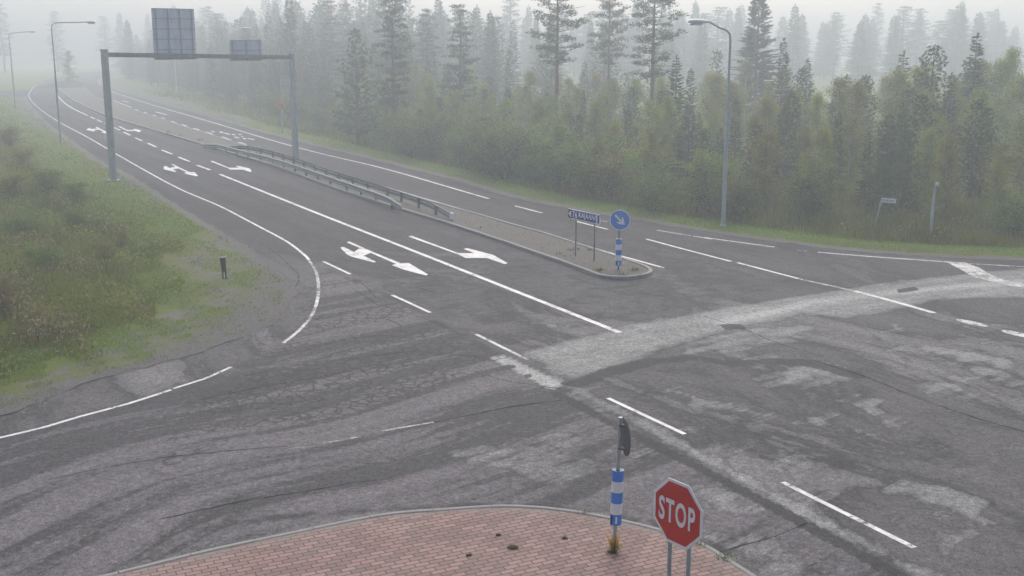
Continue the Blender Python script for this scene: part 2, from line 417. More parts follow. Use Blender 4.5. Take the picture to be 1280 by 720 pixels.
M['pine_bark'] = plain('pine_bark', (0.17, 0.115, 0.085), 0.9, 0, 0.35, 3)
M['birch_bark'] = plain('birch_bark', (0.42, 0.41, 0.38), 0.8, 0, 0.25, 5, (0.06, 0.06, 0.06), 0.8)

# ------------------------------------------------------------------ outlines on the ground
EDGE_L = [(-160,545),(-80,534),(0,520),(50,503),(100,482),(150,468),(200,455),(240,444),(275,432),(325,414),(352,395),(368,372),(368,355),(350,337),(322,317),(295,301),(265,283),(225,259),(190,236),(155,214),(133,205),(108,188),(85,172),(58,152),(46,139),(36,128),(33,121)]
EDGE_LF = [(38,112),(44,106),(54,101.5),(70,97.2),(85,94.5),(100,91.2),(130,88.3),(165,86.5)]
EDGE_R = [(165,92.5),(142,94.5),(127,97),(121,100.5),(127,106),(142,112),(170,120),(200,129),(267,148),(333,167),(397,183),(479,203),(530,216),(580,229),(640,247),(723,263.5),(807,277.5),(880,289.5),(960,301),(1060,313.5),(1160,321),(1280,326),(1500,334)]
TALL = [(0,118),(12,140),(44,186),(87,221),(130,253),(165,283),(192,318),(214,350),(202,374),(150,410),(65,452),(0,474)]
FOREST = [(150,96),(240,118),(300,134),(380,150),(450,168),(530,192),(600,210),(700,237),(800,256),(900,268),(1000,279),(1100,287),(1200,291),(1400,296),(1560,299)]

def jitter(pts, amp):
    out = []
    ph = [rng.uniform(0, 6.28) for _ in range(4)]; s = 0
    for i, p in enumerate(pts):
        if i: s += (p - pts[i-1]).length
        q = pts[min(i+1, len(pts)-1)] - pts[max(i-1, 0)]
        if q.length < 1e-6: out.append(p); continue
        q.normalize(); a = amp*(0.5*math.sin(s*1.3+ph[0]) + 0.35*math.sin(s*3.1+ph[1]) + 0.3*math.sin(s*7.3+ph[2]) + rng.uniform(-.35, .35))
        out.append(p + Vector((q.y, -q.x, 0))*a)
    return out
def adaptive(pts, f=0.012, lo=0.25):
    """resample a coarse survey line, finer where it is near"""
    out = []
    for i in range(len(pts)-1):
        seg = [pts[max(i-1, 0)], pts[i], pts[i+1], pts[min(i+2, len(pts)-1)]]
        d = max(lo, pts[i].length * f)
        s = smooth(pts[i:i+2] if False else pts, d) if False else None
    return smooth(pts, 0.35)
eL = smooth(GL(EDGE_L), 0.35); eLF = smooth(GL(EDGE_LF), 1.5); eR = smooth(GL(EDGE_R), 0.35)
eLj = jitter(eL, 0.09); eRj = jitter(eR, 0.09)
forest_line = smooth(GL(FOREST), 1.0)
tall_line = smooth(GL(TALL), 1.0)
tall_poly = tall_line + [Vector((-60, 20, 0)), Vector((-140, 60, 0)), Vector((-140, 170, 0))]

def region(name, outline, mat_, zf, near=0.45, attrs=None, lim=None):
    """triangulated ground piece with its own outline and height function"""
    o2 = [(p[0], p[1]) for p in outline]
    X0, X1 = min(p[0] for p in o2), max(p[0] for p in o2); Y0, Y1 = min(p[1] for p in o2), max(p[1] for p in o2)
    pts = []
    for (r0, r1, stp) in ((0, 62, near), (62, 120, near*3.5), (120, 5000, 9.0)):
        xs = np.arange(X0, X1, stp); ys = np.arange(Y0, Y1, stp)
        if len(xs) == 0 or len(ys) == 0: continue
        XX, YY = np.meshgrid(xs, ys); XX = XX.ravel(); YY = YY.ravel()
        XX = XX + rng.uniform(-.3, .3, XX.shape)*stp; YY = YY + rng.uniform(-.3, .3, YY.shape)*stp
        rr = np.hypot(XX, YY); vis = (rr >= r0) & (rr < r1)
        if r1 <= 120: vis &= (np.abs(XX) < YY*0.5 + 4)
        XX, YY = XX[vis], YY[vis]
        ok = inside(XX, YY, o2); XX, YY = XX[ok], YY[ok]
        if len(XX):
            d, _, _ = seg_dist(XX, YY, o2 + [o2[0]]) if len(XX) < 60000 else (np.ones(len(XX)), 0, 0)
            k = d > stp*0.35; pts += list(zip(XX[k], YY[k]))
    n = len(o2)
    r = delaunay_2d_cdt([Vector(p) for p in o2] + [Vector((float(a), float(b))) for a, b in pts], [(i, (i+1) % n) for i in range(n)], [list(range(n))], 1, 1e-5)
    V2 = np.array([(v.x, v.y) for v in r[0]]); F = np.array([f[:3] for f in r[2]], dtype=np.int32)
    a = V2[F[:, 0]]; b_ = V2[F[:, 1]]; c = V2[F[:, 2]]
    fl = ((b_-a)[:, 0]*(c-a)[:, 1] - (b_-a)[:, 1]*(c-a)[:, 0]) < 0
    F[fl] = F[fl][:, ::-1]
    Z = zf(V2[:, 0], V2[:, 1])
    me = np_mesh(name, np.column_stack([V2, Z]), F, mat_, None, True)
    for an, fn in (attrs or {}).items():
        at = me.attributes.new(an, 'FLOAT', 'POINT'); at.data.foreach_set('value', fn(V2[:, 0], V2[:, 1]).astype(np.float32))
    return link(name, me)

def wob(x, y, s=1.0): return 0.5*np.sin(x*0.9*s+1.3)*np.cos(y*0.7*s+0.4) + 0.3*np.sin(x*2.3*s+y*1.7*s) + 0.2*np.sin(x*4.1*s - y*3.3*s + 2)

def sheet(name, x0, x1, y0, y1, z, m):
    b = MB(); b.add([(x0,y0,z),(x1,y0,z),(x1,y1,z),(x0,y1,z)], [(0,1,2,3)]); o = b.build(name, m); tag(o, kind='structure'); return o
sheet('ground', -420, 420, -60, 400, -1.9, M['forest_floor'])
def shift(pts, d):
    out = []
    for i in range(0, len(pts), 2):
        q = pts[min(i+1, len(pts)-1)] - pts[max(i-1, 0)]; q.normalize(); out.append(pts[i] + Vector((q.y, -q.x, 0))*d)
    return out
roadO = shift(eL, -0.35) + [G(0, 121.0), Vector((-150, eL[-1].y + 4, 0)), Vector((-150, G(0, 112.5).y - 1, 0)), G(0, 112.8)] + shift(eLF, -0.5) + shift(eR, -0.35) + [Vector((60, 5, 0)), Vector((-24, 5, 0)), Vector((-24, eL[0].y - 1, 0))]
region('road', roadO, M['asphalt'], lambda x, y: 0*x, 3.0)['kind'] = 'structure'

# near junction asphalt, with its wear
def junction():
    st = 0.14; xs = np.arange(-14.5, 27, st); ys = np.arange(13.5, 62, st)
    XX, YY = np.meshgrid(xs, ys); nx, ny = len(xs), len(ys)
    X = XX.ravel(); Y = YY.ravel()
    V = np.column_stack([X, Y, np.full(X.shape, 0.004)])
    onroad = inside(X, Y, roadO)
    i = np.arange((ny-1)*(nx-1)); r = i // (nx-1); c = i % (nx-1); a = r*nx + c
    F = np.column_stack([a, a+1, a+nx+1, a+nx]); F = F[onroad[F].all(axis=1)]
    light = np.zeros(X.shape); dark = np.zeros(X.shape); crack = np.zeros(X.shape)
    WX = X + .45*np.sin(Y*1.1+1)*np.cos(X*.8) + .22*np.sin(X*2.3+Y*2.9) + .12*np.sin(Y*6.1-X*3.7+1); WY = Y + .55*np.sin(X*.9+2)*np.cos(Y*.7) + .25*np.sin(Y*2.1-X*2.6+2) + .12*np.sin(X*5.7+Y*4.9)
    def patch(px, soft, val, tgt):
        P = GL(px); d, _, _ = seg_dist(WX, WY, P + [P[0]]); ins = inside(WX, WY, P)
        s = np.where(ins, d, -d); return np.maximum(tgt, val*sstep(-soft*.6, soft*1.6, s))
    def poly(px, soft, val, tgt):
        P = GL(px); d, _, _ = seg_dist(X, Y, P + [P[0]]); ins = inside(X, Y, P)
        s = np.where(ins, d, -d); return np.maximum(tgt, val*sstep(-soft, soft, s))
    def line(px, wd, soft, val, tgt):
        d, _, _ = seg_dist(X, Y, smooth(GL(px), 0.6)); return np.maximum(tgt, val*sstep(wd+soft, wd-soft, d))
    # light crossing track
    light = poly([(648,440),(790,404),(930,381),(1050,361),(1150,347),(1300,333),(1300,373),(1180,374),(1120,388),(1060,398),(985,392),(900,418),(820,440),(725,478),(690,468)], 0.6, 0.56, light)
    dark = poly([(262,215),(300,262),(400,325),(520,388),(648,452),(655,436),(790,402),(930,379),(1000,360),(900,318),(760,270),(640,235),(400,170)], 0.8, 0.44, dark)
    light = patch([(850,432),(900,410),(1000,398),(1050,402),(1045,414),(1000,432),(960,445),(900,452),(850,455)], 0.7, 0.42, light)
    light = line([(900,403),(1060,372),(1280,352)], 0.6, 1.0, 0.98, light)
    light = poly([(611,447),(627,442),(705,480),(690,489)], 0.06, 0.85, light)
    light = line([(690,472),(775,515),(870,566),(1000,637),(1160,722)], 0.18, 0.45, 0.62, light)
    for (px, v) in (([(968,462),(1010,455),(1070,458),(1080,464),(1040,480),(990,484),(965,476)], 0.55), ([(1068,594),(1120,597),(1190,612),(1245,640),(1255,662),(1200,655),(1140,640),(1090,618)], 0.55),
                    ([(1175,572),(1215,560),(1250,566),(1230,582),(1180,580)], 0.5), ([(1190,545),(1280,562),(1290,578),(1200,560)], 0.45), ([(1110,420),(1190,432),(1280,455),(1280,472),(1170,448),(1115,432)], 0.48),
                    ([(1088,402),(1120,405),(1128,420),(1108,418)], 0.8), ([(860,498),(905,495),(900,510),(865,510)], 0.36), ([(940,420),(1010,428),(975,440),(945,436)], 0.3), ([(960,498),(1050,520),(1100,545),(1060,560),(985,530)], 0.38),
                    ([(790,600),(860,590),(880,605),(850,640),(800,632)], 0.40), ([(560,566),(700,548),(760,575),(740,620),(640,612),(560,600)], 0.38),
                    ([(835,648),(870,652),(930,700),(900,702),(850,668)], 0.42), ([(120,716),(250,688),(262,694),(160,718)], 0.6), ([(420,655),(500,640),(560,640),(480,652)], 0.55), ([(850,560),(872,560),(870,567),(850,566)], 0.6), ([(893,574),(920,575),(918,582),(895,581)], 0.55)):
        light = patch(px, 0.42, v*0.92, light)
    for px in ([(262,232),(420,300),(600,385),(700,430)], [(232,240),(380,310),(520,385)], [(330,228),(520,300),(700,372),(860,432)], [(660,285),(820,330),(1000,395)], [(620,262),(760,296),(900,340),(1060,400)], [(905,345),(1010,395),(1150,455)]):
        light = line(px, 0.12, 0.45, 0.30, light)
    r4 = np.random.default_rng(5)
    for _ in range(46):          # many faint dry ovals, elongated along the carriageway
        u0, v0 = r4.uniform(700, 1280), r4.uniform(385, 715); c_ = G(u0, v0); L_ = r4.uniform(.4, 2.2); wd = L_*r4.uniform(.25, .5); an = R(-62 + r4.uniform(-14, 14))
        dx, dy = WX-c_.x, WY-c_.y; q = np.hypot((dx*math.cos(an)+dy*math.sin(an))/L_, (-dx*math.sin(an)+dy*math.cos(an))/wd)
        light = np.maximum(light, r4.uniform(.22, .42)*sstep(1.25, .5, q))
    # darker sealed strips and stains
    dark = line([(410,338),(470,362),(540,398),(600,432),(640,452)], 0.35, 0.25, 0.46, dark)
    dark = line([(695,492),(770,532),(860,578),(1000,652),(1130,724)], 0.20, 0.08, 0.66, dark)
    dark = poly([(890,405),(930,404),(940,412),(905,414)], 0.2, 0.6, dark)
    dark = line([(720,480),(790,458),(860,448),(920,455),(1000,452),(1070,470)], 0.5, 0.4, 0.55, dark)
    dark = line([(835,395),(880,408),(960,440)], 0.03, 0.06, 0.8, dark)
    dark = line([(790,488),(900,520),(1000,560),(1060,580)], 0.9, 0.7, 0.44, dark)
    dark = line([(900,692),(930,680),(1010,655)], 0.03, 0.07, 0.9, dark)
    dark = line([(160,712),(250,665),(340,648),(440,640),(600,632),(770,640)], 0.35, 0.45, 0.50, dark)
    dark = line([(560,640),(700,642),(820,655),(900,690)], 0.4, 0.35, 0.48, dark)
    dark = line([(1000,440),(1120,480),(1280,530)], 0.06, 0.10, 0.55, dark)
    dark = line([(1080,410),(1170,470),(1280,500)], 0.3, 0.3, 0.44, dark)
    for px in ([(700,478),(712,476),(720,482),(708,485)], [(628,457),(642,455),(648,460),(634,462)], [(652,468),(664,467),(668,472),(656,474)], [(1120,362),(1145,358),(1150,363),(1122,367)]):
        dark = poly(px, 0.12, 0.7, dark)
    crack = poly([(330,430),(400,350),(450,350),(560,410),(640,450),(560,480),(420,520),(300,540),(200,590),(180,560)], 1.2, 1.0, crack)
    crack = np.maximum(crack, poly([(820,640),(900,640),(1000,700),(900,720)], 0.8, 0.6, np.zeros(X.shape)))
    swr = smooth(GL([(-140,760),(0,690),(200,600),(450,548),(640,492),(900,425),(1280,352)]), 0.8)
    d, arc, side = seg_dist(X, Y, swr)
    cut = GL([(400,327),(520,388),(640,450),(860,572),(1180,745),(1180,900),(-400,1100),(-400,500),(0,548),(200,491),(289,459),(355,428),(372,415),(390,395),(398,365),(396,340)])
    ins = inside(X, Y, cut); dd, _, _ = seg_dist(X, Y, cut + [cut[0]])
    sweep = sstep(-0.3, 0.3, np.where(ins, dd, -dd))
    edge = np.minimum(np.minimum(X - xs[0], xs[-1] - X), np.minimum(Y - ys[0], ys[-1] - Y)); fade = sstep(0, 3, edge)
    fl = sstep(0, 1.5, np.minimum(X - xs[0], ys[-1]-Y))
    me = np_mesh('junction_surface', V, F, M['asphalt_d'])
    at = me.attributes.new('wear', 'FLOAT_COLOR', 'POINT')
    at.data.foreach_set('color', np.column_stack([light*fl, dark*fl, sweep*fl, crack*fl]).astype(np.float32).ravel())
    at = me.attributes.new('sweep', 'FLOAT_VECTOR', 'POINT')
    at.data.foreach_set('vector', np.column_stack([arc, d*side, np.zeros(len(d))]).astype(np.float32).ravel())
    tag(link('junction_surface', me), kind='structure')
junction()

# left verge (bank going down into the field)
gpoly_grav = GL([(250,270),(300,300),(350,330),(372,360),(360,400),(300,430),(200,460),(0,525),(-200,560),(-200,480),(0,490),(90,470),(180,440),(240,410),(290,370),(300,340),(262,300),(245,280)])
gpoly_sparse = GL([(270,286),(228,298),(200,326),(212,352),(202,374),(150,410),(65,452),(0,474),(-220,520),(-220,600),(0,530),(200,462),(310,430),(365,395),(372,355),(320,310)])
def zL(x, y):
    d, _, _ = seg_dist(x, y, eL[::3]); return np.where(d < 0.02, 0.006, 0.02 + 0.02*np.minimum(d, 2) - 0.95*sstep(2.5, 16, d) + 0.03*wob(x, y, 1.3)*sstep(0.2, 2, d))
def grassL(x, y):
    d, _, _ = seg_dist(x, y, eL[::3]); ins = inside(x, y, gpoly_grav); dd, _, _ = seg_dist(x, y, gpoly_grav + [gpoly_grav[0]])
    g = sstep(0.15, 0.7, d) + 0.5*sstep(3, 6, d) + 0.6*inside(x, y, tall_poly)
    g = np.where(ins, np.minimum(g, 0.72 - 0.55*sstep(0, 1.4, dd)), g)
    i2 = inside(x, y, gpoly_sparse); d2, _, _ = seg_dist(x, y, gpoly_sparse + [gpoly_sparse[0]])
    return np.where(i2, np.minimum(g, 0.80 - 0.27*sstep(0, 1.2, d2)), g)
endL = eLj[-1]
outL = eLj + [G(0, 121.5), Vector((-150, endL.y+2, 0)), Vector((-150, 16, 0)), Vector((eLj[0].x-4, eLj[0].y-5, 0))]
region('verge', outL, M['verge'], zL, 0.5, {'edge': lambda x, y: seg_dist(x, y, eL[::3])[0], 'grassy': grassL})['kind'] = 'structure'
# far left field beyond the side road
outLF = [Vector((p.x, p.y, 0)) for p in eLF] + [Vector((-60, 395, 0)), Vector((-400, 395, 0)), Vector((-400, 200, 0)), G(0, 112.5)]
region('field', outLF, M['verge'], lambda x, y: 0.02 + 0*x, 3.0, {'edge': lambda x, y: 5+0*x, 'grassy': lambda x, y: 1+0*x})['kind'] = 'structure'
def zR(x, y):
    d, _, _ = seg_dist(x, y, eR[::3]); return np.where(d < 0.02, 0.006, 0.02 + 0.015*np.minimum(d, 2) - 0.35*sstep(2.0, 5, d) + 0.35*sstep(6, 12, d) + 0.03*wob(x, y)*sstep(0.2, 2, d))
outR = eRj + [Vector((400, eRj[-1].y, 0)), Vector((400, 390, 0)), Vector((eRj[0].x - 10, 390, 0)), Vector((eRj[0].x - 10, eRj[0].y + 2, 0))]
def grassR(x, y):
    d, _, _ = seg_dist(x, y, eR[::3]); return sstep(0.25, 1.0, d) + 0.6*sstep(1.5, 3, d)
region('verge', outR, M['verge'], zR, 0.6, {'edge': lambda x, y: seg_dist(x, y, eR[::3])[0], 'grassy': grassR})['kind'] = 'structure'
def ground_z(x, y, side):
    f = zL if side == 'L' else zR
    return float(f(np.array([x]), np.array([y]))[0])

# median island between the carriageways
MED_N = [(813,340),(812,344),(800,347.5),(783,349.5),(763,349),(750,347),(730,339.5),(705,330),(680,321.5),(640,307.5),(600,294),(548,277),(500,262.5),(426,239),(346,209.5),(293,193.5),(240,177.5),(181,160),(143,148.5),(115,137.5),(93,126.5),(80,118),(74,112),(76,108),(85,104)]
MED_F = [(813,340),(807,336),(797,332.5),(765,321.5),(720,307),(680,294),(640,283),(600,271),(560,260),(500,242.5),(440,225),(380,206),(298,181),(257,168),(214,154),(180,142.5),(150,133),(125,124),(112,116),(104,108),(97,104.5),(85,104)]
mN = smooth(GL(MED_N), 0.4); mF = smooth(GL(MED_F), 0.4)
outM = mN + mF[-2:0:-1]
def inner(pts, d):
    out = []
    for i, p in enumerate(pts):
        q = pts[(i+1) % len(pts)] - pts[i-1]
        if q.length < 1e-6: continue
        q.normalize(); out.append(p + Vector((q.y, -q.x, 0))*d)
    return out
area = sum(outM[i].x*outM[(i+1) % len(outM)].y - outM[(i+1) % len(outM)].x*outM[i].y for i in range(len(outM)))
sgn = -1 if area > 0 else 1
inM = [p for i, p in enumerate(inner(outM, sgn*0.10))]
def zM(x, y): return 0.095 + 0.03*wob(x, y, 0.6)*0.6 + 0*x
mm_o = region('median', outM, M['median'], zM, 0.5); mm_o['kind'] = 'structure'
def kerb(name, path, wdt, z0, z1, stone, offs, mat_):
    b = MB(); acc = 0; cur = [path[0]]
    def flush(c):
        if len(c) < 2: return
        d0 = (c[1]-c[0]).normalized(); d1 = (c[-1]-c[-2]).normalized()
        c = [c[0] + d0*0.006] + c[1:-1] + [c[-1] - d1*0.006]
        dz = rng.uniform(-0.004, 0.004)
        b.sweep(c, [(offs-wdt/2, z0), (offs+wdt/2, z0), (offs+wdt/2, z1-0.015+dz), (offs+wdt/2-0.02, z1+dz), (offs-wdt/2+0.02, z1+dz), (offs-wdt/2, z1-0.015+dz)])
    for i in range(1, len(path)):
        cur.append(path[i]); acc += (path[i]-path[i-1]).length
        if acc >= stone and (path[i]-path[i-1]).length > 0.02: flush(cur); cur = [path[i]]; acc = 0
    flush(cur)
    return b.build(name, mat_)
tag(kerb('median_kerb', smooth(GL(MED_N), 0.25), 0.15, -0.05, 0.135, 1.0, 0.0, M['kerb']), kind='structure')
tag(kerb('median_kerb', smooth(GL(MED_F), 0.25), 0.15, -0.05, 0.135, 1.0, 0.0, M['kerb']), kind='structure')

# brick paved island at the camera's side
BR = [(60,735),(148,715.5),(260.6,688),(373,664),(480,643),(560,636),(615,632.5),(650,632.5),(680,634.5),(730,641),(780,651),(825,662),(877,679),(908,698),(945,722),(985,752)]
brW = smooth(GL(BR, 0.1), 0.25)
brO = brW + [Vector((6.5, 9.5, 0)), Vector((-7, 9.5, 0))]
region('paved_island', brO, M['brick'], lambda x, y: 0.092 + 0*x, 0.6, {'edge': lambda x, y: seg_dist(x, y, brW)[0]})['kind'] = 'structure'
tag(kerb('island_kerb', brW, 0.115, -0.05, 0.108, 1.0, 0.0, M['kerb']), kind='structure')

# ------------------------------------------------------------------ road markings
ZP = 0.009
def strip(name, px, width, m='paint', z=ZP, stp=0.5):
    P = smooth(GL(px), stp); b = MB(); vs = []
    for i, p in enumerate(P):
        q = P[min(i+1, len(P)-1)] - P[max(i-1, 0)]; q.normalize(); a = Vector((q.y, -q.x, 0))*width/2
        vs += [p + a + Vector((0, 0, z)), p - a + Vector((0, 0, z))]
    b.add(vs, [(2*i, 2*i+2, 2*i+3, 2*i+1) for i in range(len(P)-1)])
    o = b.build(name, M[m]); tag(o, kind='structure'); return o
def marking(name, polys, m='paint', z=ZP+0.002):
    b = MB()
    for P in polys:
        P = [Vector((p[0], p[1], z)) for p in P]
        a = sum(P[i].x*P[(i+1) % len(P)].y - P[(i+1) % len(P)].x*P[i].y for i in range(len(P)))
        if a < 0: P = P[::-1]
        r = delaunay_2d_cdt([p.xy for p in P], [(i, (i+1) % len(P)) for i in range(len(P))], [list(range(len(P)))], 1, 1e-6)
        b.add([(v.x, v.y, z) for v in r[0]], [tuple(f) for f in r[2]])
    o = b.build(name, M[m]); tag(o, kind='structure'); return o
strip('edge_line', [(-60,560),(0,547.5),(60,533),(100,521),(160,505),(214,487.5)], 0.11)
strip('edge_line', [(217,486),(255,474),(289,459)], 0.10)
strip('edge_line', [(354,429),(372,415),(390,394),(398,366),(395,340),(386,325)], 0.11, 'paint_worn')
strip('edge_line', [(386,325),(383,321),(360,303),(325,284),(275,258),(226,237),(190,218),(146,193),(110,172),(73,152),(52,138),(40,127),(36,120),(38,114),(44,107.5),(56,102)], 0.12)
strip('lane_line', [(275,218),(400,268),(520,315),(640,362.5),(775,416)], 0.20)
for a in [((978,603),(1143,685)),((760,498),(856,543)),((490,369),(538,391)),((404,327),(438,343))]: strip('lane_dash', a, 0.12)
strip('lane_dash', ((595,418),(660,450)), 0.12, 'paint_worn')
for a in [((246.5,206.7),(262.6,212.5)),((223,196.5),(237,202)),((202.4,187.6),(215,192.7)),((185,179.2),(195.5,184)),((169,172.3),(177.9,176.1)),((154.2,165),(163,169.3)),((143,159.7),(150,162.9)),((131.5,154),(137,156.6)),((121,149.6),(127.5,152.7)),((112.7,145.9),(118.8,148.7))]:
    strip('lane_dash', a, 0.20)
strip('lane_line', [(110,144.8),(96.7,138.5),(83,130.5),(74,122),(70,114),(73,108)], 0.18)
for a in [((360,562),(380,559)),((404,554.4),(451,546)),((478,539),(542,528))]: strip('centre_line', a, 0.07, 'paint_faint')
strip('edge_line', [(123,103),(128,108),(140,114.5),(165,123),(200,134),(267,153.5),(333,173.5),(397,191),(479,210.5),(580,239.5),(611,248.5)], 0.16)
strip('lane_dash', [(643.8,257.5),(678,266.5)], 0.13)
strip('lane_dash', [(720,276.8),(760,287)], 0.13)
strip('edge_line', [(745,274.5),(759,277.5)], 0.12, 'paint_faint')
strip('edge_line', [(821,288),(863,294.8)], 0.12, 'paint_worn'); strip('edge_line', [(866,295.3),(890,299)], 0.12, 'paint_worn'); strip('edge_line', [(880,297),(920,302.5),(968,309)], 0.13)
strip('edge_line', [(997,313),(1008,314)], 0.12, 'paint_worn')
strip('edge_line', [(1022,315.4),(1090,321),(1183,327.5)], 0.13)
strip('edge_line', [(1212,329.8),(1280,333.5),(1360,337)], 0.12, 'paint_worn')
strip('lane_line', [(808,299),(860,313),(914,327)], 0.14); strip('lane_dash', [(922,328.5),(998,348.5)], 0.14)
strip('lane_line', [(1068,364),(1110,375),(1168,391.5)], 0.20); marking('lane_dash', [[G(1215+20*math.cos(t)-0*math.sin(t), 404+4.2*math.cos(t)+2.3*math.sin(t)) for t in np.linspace(0, 6.2, 16)]], 'paint_worn'); marking('lane_dash', [[G(1275+24*math.cos(t), 418.5+5*math.cos(t)+2.6*math.sin(t)) for t in np.linspace(0, 6.2, 16)]], 'paint_worn')
strip('lane_line', [(1000,349),(1068,364)], 0.14, 'paint_faint')
strip('edge_line', [(829,334.8),(765,317),(700,298),(640,280.4),(564,258),(500,239.5),(430,219),(360,198)], 0.14)
for a in [((277,171),(289,175)),((298,177.6),(308,180.8)),((257.8,165),(266,168)),((242,160.4),(249,162.6)),((227.5,155.8),(234,158)),((214,151.5),(220,153.4)),((201.5,147),(206,148.4)),((190.5,143.6),(195,145)),((180,140.3),(184,141.6)),((168.5,136.5),(173,138))]:
    strip('lane_dash', a, 0.20)
strip('lane_line', [(141.5,125.5),(150,129),(164.5,134.5)], 0.18)
strip('lane_dash', [(153,126),(161,128)], 0.25); strip('lane_dash', [(195,140),(209,143.5)], 0.3)
def crack(px, wd=0.035, seed=1):
    rr = random.Random(seed); P = smooth(GL(px), 0.25); b = MB(); vs = []; o_ = 0
    for i, p in enumerate(P):
        q = P[min(i+1, len(P)-1)] - P[max(i-1, 0)]; q.normalize(); a = Vector((q.y, -q.x, 0)); o_ = o_*0.8 + rr.uniform(-.03, .03); w2 = wd*rr.uniform(.25, 1)/2
        vs += [p + a*(o_+w2) + Vector((0, 0, ZP-.002)), p + a*(o_-w2) + Vector((0, 0, ZP-.002))]
    b.add(vs, [(2*i, 2*i+2, 2*i+3, 2*i+1) for i in range(len(P)-1)]); tag(b.build('road_crack', M['crack']), kind='structure')
for k_, c_ in enumerate([[(542,528),(590,518),(640,508),(700,500)], [(880,395),(930,412),(985,434),(1030,446)], [(520,370),(560,366),(605,359)], [(470,340),(500,352),(545,366)], [(890,694),(930,683),(975,668),(1010,655)], 
        [(305,470),(380,455),(450,447),(520,440),(600,447)], [(250,500),(330,484),(430,466),(520,455)], [(440,360),(470,380),(520,395),(560,410)], [(395,400),(420,392),(470,396),(500,408)], [(380,440),(430,425),(480,420),(530,428)], [(420,345),(450,352),(470,372)],
        [(640,330),(700,345),(760,358),(840,372)], [(1000,445),(1080,472),(1180,510),(1280,540)], [(60,600),(160,580),(260,566),(360,558)], [(200,650),(300,628),(400,612),(470,600)], [(360,372),(372,345),(350,322),(320,300)], [(610,470),(640,478),(700,486)]]):
    crack(c_, 0.06 if k_ in (0, 1, 12) else 0.045, k_)
marking('stop_band', [GL([(1181,327),(1207,328.5),(1224,335),(1236,342),(1248,348),(1285,357.5),(1285,360.5),(1260,357),(1238,351.5),(1218,347),(1197,335)])], 'paint_worn')
A1 = [(415+x/9.846, 290+y/9.85) for x, y in [(180,128),(215,120),(480,238),(845,388),(945,385),(1185,528),(1150,537),(880,465),(735,410),(795,398),(475,260),(390,295),(545,370),(515,378),(240,305),(185,280),(120,215),(103,190),(150,190),(270,248),(345,200)]]
A2 = [(505+x/9.143, 285+y/9.143) for x, y in [(50,100),(85,90),(620,290),(805,290),(680,242),(720,232),(1020,310),(1185,405),(1150,415),(950,345),(705,345),(620,305)]]
W1, W2 = GL(A1), GL(A2)
def similar(P, s0, t0, s1, t1, mirror=False):
    a = complex(s0.x, s0.y); b = complex(t0.x, t0.y); c = complex(s1.x, s1.y); d = complex(t1.x, t1.y)
    out = []
    for p in P:
        q = (complex(p.x, p.y) - a)/(b - a)
        if mirror: q = q.conjugate()
        q = c + q*(d - c); out.append(Vector((q.real, q.imag, 0)))
    return out
marking('straight_and_right_arrow', [W1]); marking('left_arrow', [W2])
marking('straight_and_right_arrow', [similar(W1, W1[0], W1[5], G(213.8,205.7), G(247.8,220.2))])
marking('left_arrow', [similar(W2, W2[0], W2[7], G(262.5,201.7), G(315,214.6))])
marking('straight_and_right_arrow', [similar(W1, W1[0], W1[5], G(119,159), G(139,167.5))])
marking('left_arrow', [similar(W2, W2[0], W2[7], G(147.5,158.2), G(175.5,165))])
marking('merge_arrow', [similar(W2, W2[0], W2[7], G(175,143.2), G(153,139), True)])
marking('merge_arrow', [similar(W2, W2[0], W2[7], G(132,127.2), G(118,124), True)])
def blob(u, v, a, b_): return [G(u + a*math.cos(t), v + b_*math.sin(t) + a*math.cos(t)*0.22) for t in np.linspace(0, 6.28, 9)[:-1]]
marking('worn_symbol', [blob(266, 164.6, 3, .8), blob(277, 165.5, 3, 1), blob(284, 167.3, 4, .9), blob(292, 168.3, 2.5, .7), blob(300, 168.2, 2.5, .7), blob(296, 172, 4, .9), blob(306, 173.5, 2.5, .8), blob(314, 173.8, 5, .6), blob(303, 171, 1.5, .6)], 'paint_worn')

# ------------------------------------------------------------------ gantry with two signs seen from behind
GA = G(142, 227); GA.z = ground_z(GA.x, GA.y, 'L') - 0.1
GB = G(370, 204); GB.z = 0.05
topA = Z_at(62, GA.y); topB = Z_at(67, GB.y)
gan = empty('sign_gantry', (GA.x, GA.y, 0)); tag(gan, 'grey steel portal gantry spanning the near carriageway, carrying two signs seen from behind', 'gantry')
def rel(p, r): return Vector(p) - Vector(r.location)
bd = Vector((GB.x-GA.x, GB.y-GA.y, 0)).normalized(); ba = math.atan2(bd.y, bd.x); rotb = Matrix.Rotation(ba, 3, 'Z')
for P_, tz in ((GA, topA), (GB, topB)):
    b = MB(); b.box(rel((P_.x, P_.y, (P_.z + tz)/2), gan), (0.30, 0.36, tz - P_.z), rotb)
    b.box(rel((P_.x, P_.y, P_.z + 0.13), gan), (0.62, 0.62, 0.05), rotb)
    for sx in (-1, 1):
        for sy in (-1, 1): b.box(rel((P_.x, P_.y, P_.z+0.17), gan) + rotb @ Vector((sx*.24, sy*.24, 0)), (0.05, 0.05, 0.08), rotb)
    b.box(rel((P_.x, P_.y, tz + 0.012), gan), (0.36, 0.42, 0.03), rotb)
    b.build('post', M['galv'], gan, bevel=0.02)
bp = MB()
p0 = Vector((GA.x, GA.y, topA - 0.30)) + bd*0.16; p1 = Vector((GB.x, GB.y, topB - 0.24)) - bd*0.16
bp.sweep([rel(p0, gan), rel(p1, gan)], [(-0.14, -0.14), (0.14, -0.14), (0.14, 0.14), (-0.14, 0.14)])
bp.build('beam', M['galv_dark'], gan, bevel=0.015)
L = (p1-p0).length; nrm = Vector((-bd.y, bd.x, 0))   # away from the camera
